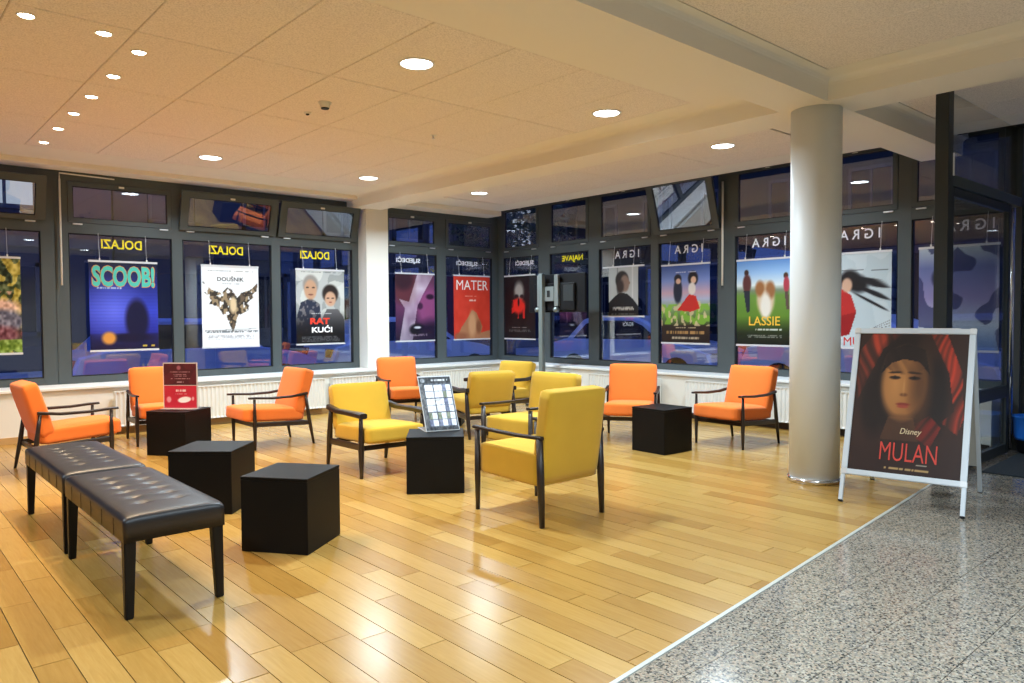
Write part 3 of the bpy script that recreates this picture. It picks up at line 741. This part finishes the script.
# 2
A = Art(AW, AH, (232, 234, 236)); n1 = A.noise(26, 5); n2 = A.noise(22, 8)
tone = lambda p: p
for pts in ([(.02, .19), (.16, .29), (.32, .33), (.42, .42), (.45, .58), (.36, .60), (.28, .50), (.13, .47), (.17, .42), (.05, .33), (.09, .31)], [(.98, .20), (.84, .29), (.68, .33), (.58, .42), (.56, .56), (.66, .60), (.80, .55), (.82, .48), (.78, .46), (.90, .38), (.88, .35), (.96, .30)],
            [(.36, .32), (.44, .26), (.52, .29), (.62, .40), (.64, .58), (.60, .64), (.58, .72), (.53, .82), (.47, .72), (.42, .62), (.40, .52)]):
    A.poly(pts, (52, 46, 40), 1, n2 > .24); A.poly(pts, (176, 152, 118), .8, (n1 > .6) & (n2 > .24)); A.poly(pts, (110, 92, 74), .8, (n1 < .3) & (n2 > .24))
A.ell(.54, .48, .06, .10, (212, 188, 150), .5)
A.lines(.10, .9, (.06,), (120, 120, 120)).lines(.36, .66, (.215,), (120, 120, 125)).lines(.05, .97, (.80, .815), (90, 95, 100), 7).lines(.1, .9, (.86, .88, .90), (170, 170, 175))
A.poly([(.05, .79), (.95, .77), (.95, .78), (.05, .80)], (110, 110, 110), .6)
poster('L', 3.85, A, 'white film poster with a dark bird collage titled DOUŠNIK', texts=[('DOUŠNIK', .5, .155, .46, .062, (20, 20, 22), dict(bold=.012))])
# 3
A = Art(AW, AH, (176, 178, 176)); n1 = A.noise(7, 2); A.mix((n1 > .5)*.5, (120, 124, 122)).mix(((A.noise(5, 8) > .6))*.6, (214, 214, 206))
A.poly([(.02, .62), (.10, .44), (.30, .38), (.48, .46), (.55, 1), (.0, 1)], (40, 46, 64)); A.poly([(.02, .62), (.10, .44), (.30, .38), (.48, .46), (.55, 1), (.0, 1)], (140, 132, 130), .7, (A.noise(26, 3) > .66))
A.poly([(.52, .66), (.62, .53), (.86, .53), (.98, .64), (1, 1), (.5, 1)], (92, 90, 92))
A.ell(.30, .20, .155, .13, (142, 136, 130), .25).ell(.295, .27, .125, .135, (188, 146, 116), .25).ell(.70, .32, .165, .125, (40, 30, 26), .25).ell(.70, .39, .115, .10, (196, 154, 126), .25)
A.ell(.235, .24, .03, .012, (70, 52, 44), .4).ell(.355, .24, .03, .012, (70, 52, 44), .4).ell(.65, .38, .028, .010, (70, 48, 40), .4).ell(.75, .38, .028, .010, (70, 48, 40), .4).ell(.30, .335, .05, .012, (128, 78, 66), .4).ell(.70, .435, .035, .008, (140, 80, 70), .4)
A.mix((A.y-.55)*3.2, (14, 14, 18)); A.lines(.12, .88, (.90, .92, .94, .96), (110, 110, 115)).lines(.3, .72, (.585,), (210, 210, 210)).lines(.08, .9, (.03,), (70, 70, 72))
poster('L', 5.17, A, 'film poster of a man and a boy titled RAT KUĆI', texts=[('RAT', .48, .69, .40, .085, (226, 62, 40), dict(bold=.04)), ('KUĆI', .52, .795, .42, .10, (240, 240, 240), dict(bold=.035))])
# 4
A = Art(AW, AH, (64, 36, 62)); A.vgrad([(0, (88, 50, 72)), (.5, (92, 48, 84)), (1, (30, 20, 44))])
A.ell(.26, .22, .32, .24, (88, 42, 52), .4).ell(.2, .1, .24, .14, (50, 24, 36), .6).ell(.85, .5, .30, .30, (132, 66, 112), .5).ell(.88, .34, .10, .04, (40, 20, 44), .6).ell(.62, .48, .07, .05, (60, 28, 60), .5)
A.poly([(.56, 0), (.98, 0), (.70, .30), (.55, .48), (.42, 1), (.10, 1), (.24, .52), (.10, .38), (.34, .42)], (206, 194, 210), .8, A.noise(9, 3)*.6+.5)
A.ell(.55, .83, .20, .09, (18, 16, 26), .35).ell(.9, .9, .3, .2, (30, 18, 44), .8).lines(.35, .8, (.90, .92), (170, 150, 170))
A.ell(.55, .80, .09, .018, (190, 190, 200), .5)
poster('L', 6.835, A, 'purple film poster of two close faces, first right of the pilaster', wd=.765)
# 5
A = Art(AW, AH, (208, 62, 44)); A.speck(.05, 12)
A.poly([(.08, 1), (.20, .82), (.38, .66), (.50, .54), (.62, .58), (.72, .72), (.78, .80), (.74, .90), (1, .86), (1, 1)], (176, 120, 84))
A.ell(.50, .76, .10, .2, (206, 154, 112), .6).ell(.68, .80, .07, .11, (140, 88, 60), .6).ell(.2, .95, .18, .06, (150, 92, 64), .7).lines(.30, .62, (.32,), (236, 190, 170)).lines(.42, .60, (.38, .39), (240, 215, 200))
poster('L', 8.005, A, 'red film poster titled MATER beside the room corner', wd=.80, texts=[('MATER', .51, .145, .86, .15, (240, 236, 230), {})])
# 6
A = Art(AW, AH, (24, 18, 20)); A.ell(.48, .25, .15, .15, (150, 146, 140), .6).ell(.40, .33, .07, .035, (30, 24, 26), .6).ell(.57, .33, .06, .03, (30, 24, 26), .6)
A.ell(.47, .48, .20, .12, (214, 44, 34), .5, k=1).mix(((A.noise(11, 6) > .55) & (abs(A.x-.47) < .22) & (abs(A.y-.53) < .15))*.8, (220, 40, 32)).ell(.47, .42, .03, .06, (30, 20, 22), .6)
A.lines(.25, .75, (.82,), (150, 140, 140)).lines(.15, .85, (.86, .88), (90, 84, 84))
poster('R', 9.47, A, 'black film poster with a pale face and red blot', wd=.79)
# 8
A = Art(60, 72, (178, 180, 180)); A.poly([(.28, 0), (.33, 0), (.36, 1), (.30, 1)], (140, 142, 144)).poly([(.78, 0), (.84, 0), (.84, 1), (.79, 1)], (200, 200, 200))
A.poly([(0, .72), (.20, .60), (.38, .52), (.62, .54), (.84, .66), (1, .80), (1, 1), (0, 1)], (34, 32, 34)).ell(.46, .27, .22, .18, (44, 38, 36), .2).ell(.55, .34, .15, .17, (136, 112, 100), .3).ell(.40, .40, .12, .14, (64, 50, 46), .5).ell(.70, .33, .03, .03, (136, 112, 100), .4)
A.lines(.1, .9, (.93, .95), (150, 150, 150))
A.lines(.15, .85, (.83, .85), (225, 225, 225), t=.02)
poster('R', 7.18, A, 'small grey film poster of a man in dark clothes', wd=.57, z0=1.34, z1=2.08, railw=.79)
# 9
A = Art(AW, AH, (120, 140, 190)); A.vgrad([(0, (62, 84, 150)), (.2, (120, 140, 200)), (.36, (196, 160, 176)), (.44, (170, 176, 204)), (.58, (120, 150, 90)), (.75, (70, 84, 40)), (.78, (44, 30, 22)), (1, (34, 22, 18))])
A.mix(((A.noise(16, 4) > .5) & (A.y > .5) & (A.y < .76))*.8, (128, 178, 52)).mix(((A.noise(18, 7) > .66) & (A.y > .46) & (A.y < .78))*.8, (214, 190, 150))
A.ell(.35, .18, .075, .06, (28, 24, 30), .3).ell(.35, .33, .09, .16, (34, 38, 56), .3).ell(.36, .21, .05, .035, (214, 172, 146), .3).ell(.66, .18, .10, .09, (30, 22, 24), .3).ell(.67, .20, .055, .045, (222, 180, 152), .3).ell(.64, .31, .075, .08, (224, 214, 206), .3)
A.poly([(.58, .38), (.72, .40), (.80, .56), (.62, .60), (.34, .58), (.48, .46)], (196, 44, 34)).lines(.30, .72, (.10,), (235, 235, 245)).lines(.3, .75, (.80,), (220, 200, 160)).lines(.12, .9, (.86,), (196, 150, 90), 5, .022).lines(.22, .78, (.93,), (200, 180, 150), 6, .016)
poster('R', 6.085, A, 'colourful film poster with a red dress over green shrubs', wd=.80)
# 10
A = Art(AW, AH, (90, 130, 90)); A.vgrad([(0, (92, 136, 200)), (.16, (150, 186, 226)), (.30, (216, 224, 226)), (.36, (120, 132, 110)), (.42, (104, 140, 60)), (.66, (92, 128, 44)), (.85, (34, 44, 20)), (1, (16, 20, 14))])
A.ell(.52, .46, .15, .20, (206, 182, 150), .3).ell(.42, .34, .08, .09, (150, 100, 60), .5).ell(.60, .36, .08, .1, (150, 100, 62), .5).ell(.52, .54, .09, .15, (226, 218, 206), .5)
A.ell(.18, .15, .04, .035, (60, 42, 34), .3).ell(.19, .28, .075, .11, (92, 50, 48), .3).poly([(.13, .36), (.25, .36), (.25, .60), (.19, .62), (.16, .50)], (38, 44, 54)).ell(.86, .20, .04, .035, (70, 44, 34), .3).ell(.87, .30, .05, .09, (168, 60, 74), .3).poly([(.84, .38), (.90, .38), (.92, .58), (.87, .58)], (90, 70, 64))
A.lines(.2, .8, (.885, .90), (160, 160, 150)).lines(.35, .8, (.815,), (230, 230, 220), 4, .012)
poster('R', 4.895, A, 'sunny green meadow film poster titled LASSIE', wd=.79, texts=[('LASSIE', .5, .715, .54, .105, (236, 186, 60), dict(bold=.01))])
# 11
A = Art(AW, AH, (188, 200, 206)); A.mix((A.noise(7, 5) > .55)*.3, (220, 226, 230))
A.poly([(.05, .30), (.24, .34), (.44, .44), (.52, .62), (.42, .86), (.05, .92)], (150, 28, 30)); A.poly([(.24, .34), (.44, .44), (.52, .62), (.30, .66)], (184, 44, 42))
A.ell(.52, .32, .16, .09, (22, 20, 24), .5, .4)
for q in range(14): A.ell(.62+.018*q, .27+.022*((q*5) % 14), .20-.006*q, .012, (26, 23, 27), .8, .15+.06*((q*3) % 9))
A.ell(.42, .28, .14, .10, (24, 20, 22), .4).ell(.38, .335, .075, .075, (206, 164, 138), .35)
for q in range(9): A.poly([(.5+q*.03, .88-q*.02), (.98, .70+q*.03), (.98, .705+q*.03)], (70, 56, 60), .8)
A.poly([(.05, .165), (.95, .19), (.95, .195), (.05, .175)], (70, 70, 76), .9)
poster('R', 3.765, A, 'pale film poster of a dark-haired figure in red, right of the column', wd=.80, texts=[('MULAN', .62, .93, .56, .09, (206, 40, 36), {})])
# 12
A = Art(AW, AH, (112, 134, 190)); A.vgrad([(0, (196, 210, 222)), (.2, (110, 120, 176)), (.5, (150, 140, 190)), (.75, (196, 206, 226)), (1, (90, 120, 180))]); A.mix((A.noise(6, 12) > .55)*.7, (44, 48, 96)).ell(.3, .3, .12, .1, (26, 26, 52), .4)
poster('R', 2.715, A, 'blue film poster behind the dark entrance post', wd=.76)

# ------------------------------------------------------------------ A-frame pavement sign
st = tag(empty('pavement_sign', (5.374, 2.048, 0), (0, 0, R(-80.2))), 'white A-frame poster stand showing MULAN beside the column', 'poster stand')
LEAN = math.atan2(.45, 1.24); SL = math.hypot(.45, 1.24); HW = .395; v0 = .205
def leanbox(name, lst, m, parent, bev=.004, z=0, back=False):
    bm = bmesh.new()
    for (u0, u1, a0, a1, d0, d1) in lst: box_bm(bm, u0, u1, d0, d1, a0, a1)
    if bev: bmesh.ops.bevel(bm, geom=bm.edges[:], offset=bev, segments=2, affect='EDGES')
    return bm_obj(name, bm, m, parent, (0, .92 if back else 0, 0), (R(0)+(LEAN if back else -LEAN), 0, 0))
M_AFR = mat('sign_frame', srgb(205, 212, 218), .35, .3)
leanbox('frame_rail', [(-HW, HW, SL-.04, SL, -.012, .012)], M_AFR, st); leanbox('frame_rail', [(-HW, HW, v0, v0+.04, -.012, .012)], M_AFR, st)
leanbox('frame_rail', [(-HW, -HW+.04, v0+.04, SL-.04, -.012, .012)], M_AFR, st); leanbox('frame_rail', [(HW-.04, HW, v0+.04, SL-.04, -.012, .012)], M_AFR, st)
for sx in (-1, 1):
    leanbox('leg', [(sx*(HW-.015)-.014, sx*(HW-.015)+.014, .012, v0, -.014, .014)], M_AFR, st)
    leanbox('foot', [(sx*(HW-.015)-.016, sx*(HW-.015)+.016, .004, .016, -.016, .016)], M_BLACKPL, st)
    leanbox('corner_cap', [(sx*(HW-.02)-.022, sx*(HW-.02)+.022, SL-.042, SL+.003, -.014, .014)], M_ALU, st); leanbox('corner_cap', [(sx*(HW-.02)-.022, sx*(HW-.02)+.022, v0-.003, v0+.042, -.014, .014)], M_ALU, st)
    leanbox('rear_leg', [(sx*(HW-.02)-.014, sx*(HW-.02)+.014, .006, SL-.02, -.012, .012)], M_AFR, st, back=True)
    leanbox('rear_foot', [(sx*(HW-.02)-.016, sx*(HW-.02)+.016, 0, .012, -.014, .014)], M_BLACKPL, st, back=True)
leanbox('backing', [(-HW+.03, HW-.03, v0+.03, SL-.03, .004, .010)], M_WHITE, st, 0)
leanbox('rear_panel', [(-HW+.03, HW-.03, v0+.02, SL-.03, -.004, .004)], mat('rear_panel_grey', srgb(170, 168, 160), .5), st, 0, back=True)
leanbox('hinge_bar', [(-.30, .30, SL-.02, SL+.008, .0, .03)], M_ALU, st, .003)
A = Art(120, 156, (44, 27, 21)); A.mix(A.noise(5, 3)*.4, (66, 36, 25))
def strands(f, ang, seed): return np.interp((A.x*math.cos(ang)+A.y*math.sin(ang)+.02*np.sin(A.y*14)+2)*f % 60, np.arange(61), np.random.RandomState(seed).rand(61))
h1, h2 = strands(42, -.5, 3), strands(42, .35, 4)
A.poly([(0, .45), (.02, .14), (.14, .0), (.42, .0), (.24, .12), (.12, .34), (.04, .5)], (190, 62, 38), .9, h1**1.5).poly([(.66, .0), (.80, .0), (.95, .28), (.985, .58), (.94, .70), (.80, .62), (.90, .54), (.84, .28)], (206, 60, 36), .95, h2**1.3)
A.ell(.45, .36, .27, .36, (29, 18, 15), .25).ell(.20, .52, .12, .22, (29, 18, 15), .5).ell(.74, .46, .10, .26, (29, 18, 15), .5)
A.poly([(.34, .60), (.56, .60), (.62, .76), (.28, .76)], (86, 54, 34), .7)
A.ell(.455, .36, .195, .255, (148, 96, 52), .22).ell(.38, .36, .11, .18, (178, 120, 66), .9, k=.7).ell(.60, .38, .09, .24, (92, 58, 34), .9, k=.8)
A.poly([(.24, .30), (.30, .13), (.46, .08), (.62, .12), (.68, .30), (.58, .21), (.44, .19), (.33, .22)], (28, 18, 15)).mix(((A.x-.455)**2/.20**2+(A.y-.20)**2/.10**2 < 1)*h1*.5, (52, 32, 24))
for ex in (.37, .545): A.ell(ex, .325, .050, .0125, (38, 23, 16), .4).ell(ex, .322, .017, .011, (14, 9, 8), .3).ell(ex, .288, .060, .008, (44, 27, 18), .5, (-.08 if ex < .45 else .08))
A.ell(.46, .445, .034, .012, (104, 62, 34), .6).ell(.457, .39, .010, .06, (190, 132, 76), .9, k=.5).ell(.46, .512, .060, .011, (120, 44, 34), .5).ell(.46, .528, .050, .011, (146, 60, 46), .5).ell(.46, .60, .10, .02, (112, 72, 42), .8, k=.5)
A.poly([(.58, .64), (.70, .58), (.80, .66), (.72, .80), (.60, .74)], (136, 34, 26), .8, strands(60, .9, 8)).mix((A.y-.66)*2.4, (40, 22, 19))
A.lines(.34, .74, (.955,), (206, 170, 110), 4, .006, .75).lines(.62, .72, (.92,), (200, 190, 170), 5, .006, .7)
sh = sheet('sheet', A, 2*HW-.07, SL-v0-.07, st, (0, (SL+v0)/2*math.sin(LEAN)-.004, (SL+v0)/2*math.cos(LEAN)), (R(90)-LEAN, 0, 0))
pw, ph = 2*HW-.07, SL-v0-.07
text('title', 'MULAN', .50*pw, .125*ph, tmat((196, 56, 42)), sh, loc=(.04*pw, -.345*ph, .002), bold=-.005)
text('title', 'Disney', .19*pw, .052*ph, tmat((214, 190, 150)), sh, loc=(.05*pw, -.205*ph, .002), shear=.25)

# ------------------------------------------------------------------ signs on the cubes
TOP = .437
sg = tag(empty('notice_sign', (2.485, 7.86, TOP), (0, 0, R(-46))), 'clear acrylic holder with dark red notices on a black cube table', 'notice sign')
bm = bmesh.new(); box_bm(bm, -.18, .18, -.005, .005, .0, .468); bm_obj('holder', bm, mat('acrylic', (.55, .5, .5, 1), .15), sg)
boxes('foot_plate', [(-.18, .18, -.07, .07, 0, .006)], mat('acrylic', 0), sg, .002)
A = Art(60, 42, (70, 28, 38)); A.mix((A.noise(5, 3) > .5)*.4, (98, 34, 48)).lines(.2, .8, (.40, .70), (210, 170, 180), 3, .012).lines(.3, .7, (.52, .58), (190, 150, 160), 6, .012).ell(.46, .2, .06, .10, (150, 90, 104), .5).lines(.4, .6, (.86,), (200, 170, 180), 6, .02)
sheet('notice_sheet', A, .34, .215, sg, (0, -.0062, .350), (R(90), 0, 0))
A = Art(60, 44, (186, 40, 62)); A.ell(.62, .63, .20, .13, (240, 238, 238), .25, -.15).ell(.15, .62, .07, .13, (226, 150, 164), .4).lines(.36, .66, (.22,), (240, 235, 235), 3, .045).lines(.34, .72, (.38,), (226, 180, 188), 5, .014).ell(.88, .58, .035, .09, (220, 160, 170), .5)
sheet('notice_sheet', A, .34, .225, sg, (0, -.0062, .122), (R(90), 0, 0))
ls = tag(empty('leaflet_stand', (3.555, 4.90, TOP), (0, 0, R(-19))), 'tilted programme leaflet in a clear stand on a black cube table', 'leaflet stand')
A = Art(64, 96, (70, 76, 86)); A.mix((A.y < .13)*1., (44, 48, 54)).mix(((A.y > .94))*1., (50, 54, 60))
for r_ in range(6):
    for c_ in range(3):
        x0_, y0_ = .16+c_*.275, .155+r_*.13; w_ = .245
        m = (A.x > x0_) & (A.x < x0_+w_) & (A.y > y0_) & (A.y < y0_+.115)
        A.mix(m*1., (206, 212, 224))
        if r_ >= 4 or c_ == 2: A.mix((m & (A.x < x0_+.11))*.9, ((96, 104, 130), (110, 120, 100), (84, 92, 120))[r_ % 3])
A.mix(((A.x < .13) & (A.y > .14))*.8, (90, 92, 96)).lines(.38, .9, (.07,), (225, 228, 235), 3, .016).ell(.12, .07, .07, .04, (120, 126, 134), .4).speck(.25, 30, 4)
T_ = R(31)
ho = boxes('holder', [(-.14, .14, -.003, .003, 0, .49)], mat('clear_plastic', (.5, .53, .56, 1), .15), ls, 0, (0, -.10, .004), (-T_, 0, 0))
sheet('leaflet', A, .27, .475, ls, (0, -.10+.244*math.sin(T_)-.0045, .004+.244*math.cos(T_)), (R(90)-T_, 0, 0))
boxes('prop_foot', [(-.14, .14, -.10, .16, 0, .005)], mat('clear_plastic', 0), ls, .001)
boxes('prop_strut', [(-.03, .03, -.003, .003, 0, .26)], mat('clear_plastic', 0), ls, 0, (0, .14, .004), (R(24), 0, 0))

tb = tag(empty('stand_in_tub', (8.41, 2.0, .012)), 'low bright blue tub standing in for an unidentified shape by the street door at the right picture edge', 'tub')  # tub form is made up, in place of an unidentified blue shape
lathe('base', [(.10, 0), (.12, .02), (.135, .14), (.135, .15)], M_BLACKPL, tb, 32)
lathe('body', [(.137, .13), (.15, .16), (.16, .34), (.168, .345), (.168, .36), (.145, .36), (.135, .2), (.05, .19)], mat('tub_blue', srgb(40, 120, 225), .3), tb, 32)

# ------------------------------------------------------------------ display stand by the corner windows
tv = tag(empty('display_stand', (7.93, 8.235, 0)), 'black screen on a tall grey pole, its back to the room by the corner windows', 'screen stand')
boxes('base', [(-.10, .10, -.35, .35, 0, .03), (-.30, .28, -.06, .06, 0, .03)], M_FRAMED, tv, .004)
boxes('pole', [(-.04, .03, -.04, .04, .03, 2.0)], mat('pole_grey', srgb(128, 138, 136), .4, .3), tv, .006)
sc_ = boxes('screen', [(.10, .145, -.80, .395, 1.41, 1.99)], M_BLACKPL, tv, .006)
boxes('rear_cover', [(.06, .10, -.62, .25, 1.44, 1.85)], M_BLACKPL, sc_, .012); boxes('display_glass', [(.1455, .147, -.79, .385, 1.42, 1.98)], M_CARGLASS, sc_)
boxes('vent_panel', [(.055, .06, -.60, -.40, 1.58, 1.82)], M_FRAMED, sc_, .001)
M_BR = mat('bracket_grey', srgb(150, 158, 156), .35, .6)
boxes('bracket_arm', [(.02, .06, -.32, -.24, 1.50, 1.98)], M_BR, tv, .004); boxes('bracket_arm', [(.02, .06, .06, .13, 1.50, 1.98)], M_BR, tv, .004)
boxes('bracket_plate', [(.01, .05, -.24, .06, 1.58, 1.80)], M_BR, tv, .004); boxes('bracket_slot', [(.006, .012, -.16, -.10, 1.64, 1.74)], M_DARK, tv)
tube('bracket_knob', [(-.01, -.28, 1.45), (.06, -.28, 1.45)], .035, M_BR, tv, 14); tube('bracket_knob', [(-.01, .12, 1.45), (.06, .12, 1.45)], .035, M_BR, tv, 14)
tube('power_cable', [(.02, .055, 1.5), (.03, .06, .9), (.0, .06, .4), (.0, .06, .03)], .008, M_BLACKPL, tv, 6)

# ================================================================== STREET OUTSIDE
ZG = -.13
street = struct(boxes('street', [(-30, 60, WY+.13, 70, ZG-.1, ZG), (WX+.13, 60, -30, WY+.13, ZG-.1, ZG)], mat('asphalt', (.5, .52, .55, 1), .5, bump=.2, bscale=20, var=.4, vscale=.4)), 'wet street outside the windows')
boxes('pavement_kerb', [(-30, 16, 15.0, 15.25, ZG, .0)], mat('kerb', (.42, .42, .44, 1), .6), street); boxes('pavement_kerb', [(15.0, 15.25, -20, 14, ZG, .0)], mat('kerb', 0), street)
M_LIT = emit('lit_window', (.75, .85, 1, 1), .55); M_UNLIT = mat('dark_window', (.015, .02, .03, 1), .1)
def building(name, org, rz, wd, ht, colr, seed, label, lit=.06):
    o = tag(empty(name, org, (0, 0, rz)), label, 'building')
    boxes('facade', [(0, wd, 0, 6, 0, ht)], mat('facade_%d' % seed, colr, .8, var=.25, vscale=.5), o)
    boxes('plinth', [(0, wd, -.12, .05, 0, .7)], mat('plinth', (.07, .07, .075, 1), .8), o); boxes('cornice', [(-.1, wd+.1, -.35, .05, ht-.35, ht)], mat('plinth', 0), o)
    boxes('string_course', [(0, wd, -.10, .05, 3.55, 3.8)], mat('plinth', 0), o)
    r = random.Random(seed); n = int(wd/3.1)
    for i in range(n):
        for z in (1.0, 4.6, 7.8):
            if z+2.3 > ht: continue
            x = 1.0+i*3.1
            f = boxes('window_surround', [(x, x+1.6, -.08, .06, z, z+.12), (x, x+1.6, -.08, .06, z+1.98, z+2.1), (x, x+.12, -.08, .06, z, z+2.1), (x+1.48, x+1.6, -.08, .06, z, z+2.1), (x+.76, x+.84, -.06, .05, z, z+2.1)], mat('surround', (.06, .062, .068, 1), .6), o)
            boxes('pane', [(x+.1, x+1.5, -.02, .0, z+.1, z+2.0)], M_LIT if r.random() < lit else M_UNLIT, f)
    return o
building('townhouse', (-14, 25, ZG), 0, 20, 15, (.05, .053, .065, 1), 5, 'dark blue-grey townhouse across the street behind the left windows')
building('townhouse', (6.3, 26, ZG), 0, 26, 15, (.06, .06, .07, 1), 8, 'paler townhouse across the street behind the pilaster windows', .05)
building('townhouse', (27, 25.5, ZG), R(-90), 22.4, 15, (.014, .016, .016, 1), 12, 'dark townhouse across the street behind the corner right windows', 0)
building('townhouse', (26, 2.9, ZG), R(-90), 18, 15, (.022, .017, .02, 1), 14, 'mauve townhouse across the street behind the column windows', 0)
def car(x, y, deg, paint, label):
    o = tag(empty('parked_car', (x, y, ZG), (0, 0, R(deg))), label, 'car', 'cars parked outside')
    def loft(name, prof, w0, w1, m, z_in):
        bm = bmesh.new(); secs = []
        for yy, k in ((-1, 0), (-.93, 1), (.93, 1), (1, 0)):
            ring = []
            for (px, pz) in prof:
                w_ = w0+(w1-w0)*max(0, min(1, (pz-.55)/.9)); s = 1 if k else .985
                ring.append(bm.verts.new((px*s, yy*w_/2, .62+(pz-.62)*(1 if k else .93))))
            secs.append(ring)
        n = len(prof)
        for a_, b_ in zip(secs, secs[1:]):
            for i in range(n): bm.faces.new((a_[i], a_[(i+1) % n], b_[(i+1) % n], b_[i]))
        bm.faces.new(secs[0][::-1]); bm.faces.new(secs[-1])
        return bm_obj(name, bm, m, o)
    loft('body', [(-2.1, .34), (-2.12, .62), (-2.02, .88), (-1.65, .97), (.85, .98), (1.6, .86), (2.02, .72), (2.12, .5), (2.08, .3), (1.75, .24), (-1.8, .24)], 1.78, 1.70, paint, 0)
    loft('cabin', [(-1.72, .95), (-1.28, 1.40), (-.9, 1.49), (.1, 1.48), (.45, 1.36), (1.05, .95)], 1.62, 1.24, paint, 0)
    loft('side_glass', [(-1.50, 1.0), (-1.18, 1.34), (-.85, 1.42), (.08, 1.41), (.36, 1.30), (.82, 1.0)], 1.645, 1.275, M_CARGLASS, 0)
    for sx in (-1.32, 1.34):
        for sy in (-1, 1):
            bm = bmesh.new(); tube_bm(bm, [(sx, sy*.68, .32), (sx, sy*.90, .32)], .32, 20); wl = bm_obj('wheel', bm, M_BLACKPL, o)
            bm = bmesh.new(); tube_bm(bm, [(sx, sy*.89, .32), (sx, sy*.915, .32)], .20, 16); bm_obj('hub', bm, M_ALU, wl)
    for sy in (-.62, .62):
        boxes('headlamp', [(1.98, 2.06, sy-.16, sy+.16, .60, .72)], M_CHROME, o, .02); boxes('tail_lamp', [(-2.11, -2.03, sy-.14, sy+.14, .66, .84)], mat('tail_red', (.35, .02, .02, 1), .2), o, .02)
    return o
M_SILV = mat('silver_paint', (.62, .66, .72, 1), .3, .2, coat=.6); M_BLUEP = mat('blue_paint', (.25, .36, .7, 1), .3, .1, coat=.6); M_DKP = mat('dark_paint', (.03, .035, .05, 1), .25, coat=.8); M_WHP = mat('white_car_paint', (.75, .77, .8, 1), .3, coat=.6)
car(-.6, 14.0, 8, M_DKP, 'dark car outside the leftmost window')
car(4.6, 13.9, 2, M_BLUEP, 'blue car outside, behind the blue and the white posters')
car(9.4, 14.3, -4, M_SILV, 'silver car outside, behind the pilaster windows')
car(13.2, 10.4, -86, M_SILV, 'silver car outside the corner, behind the black screen')
car(13.0, 5.3, -92, M_WHP, 'white car outside, behind the red dress poster')
car(13.4, .4, -90, M_BLUEP, 'blue car outside the street door')
# street tree beyond the corner
tr = tag(empty('street_tree', (13.6, 15.4, ZG)), 'dark leafy tree outside beyond the room corner', 'tree')
bm = bmesh.new(); tube_bm(bm, [(0, 0, 0), (.05, 0, 1.2), (0, .05, 2.6), (.15, .1, 4.2)], [.16, .13, .10, .05], 10); bm_obj('trunk', bm, mat('bark', (.05, .04, .035, 1), .9), tr, smooth=True)
bm = bmesh.new(); rr = random.Random(5)
for q in range(2600):
    while True:
        p = Vector((rr.uniform(-1, 1), rr.uniform(-1, 1), rr.uniform(-1, 1)))
        if .25 < p.length < 1: break
    c = Vector((p.x*1.7, p.y*1.7, 4.0+p.z*1.6)); a_ = Vector((rr.uniform(-1, 1), rr.uniform(-1, 1), rr.uniform(-1, 1))).normalized(); b_ = a_.orthogonal().normalized(); l_ = rr.uniform(.08, .16)
    bm.faces.new([bm.verts.new(c-a_*l_), bm.verts.new(c+b_*l_*.45), bm.verts.new(c+a_*l_), bm.verts.new(c-b_*l_*.45)])
tag(bm_obj('foliage', bm, mat('leaf_dark', (.03, .055, .02, 1), .6), tr), kind='stuff')
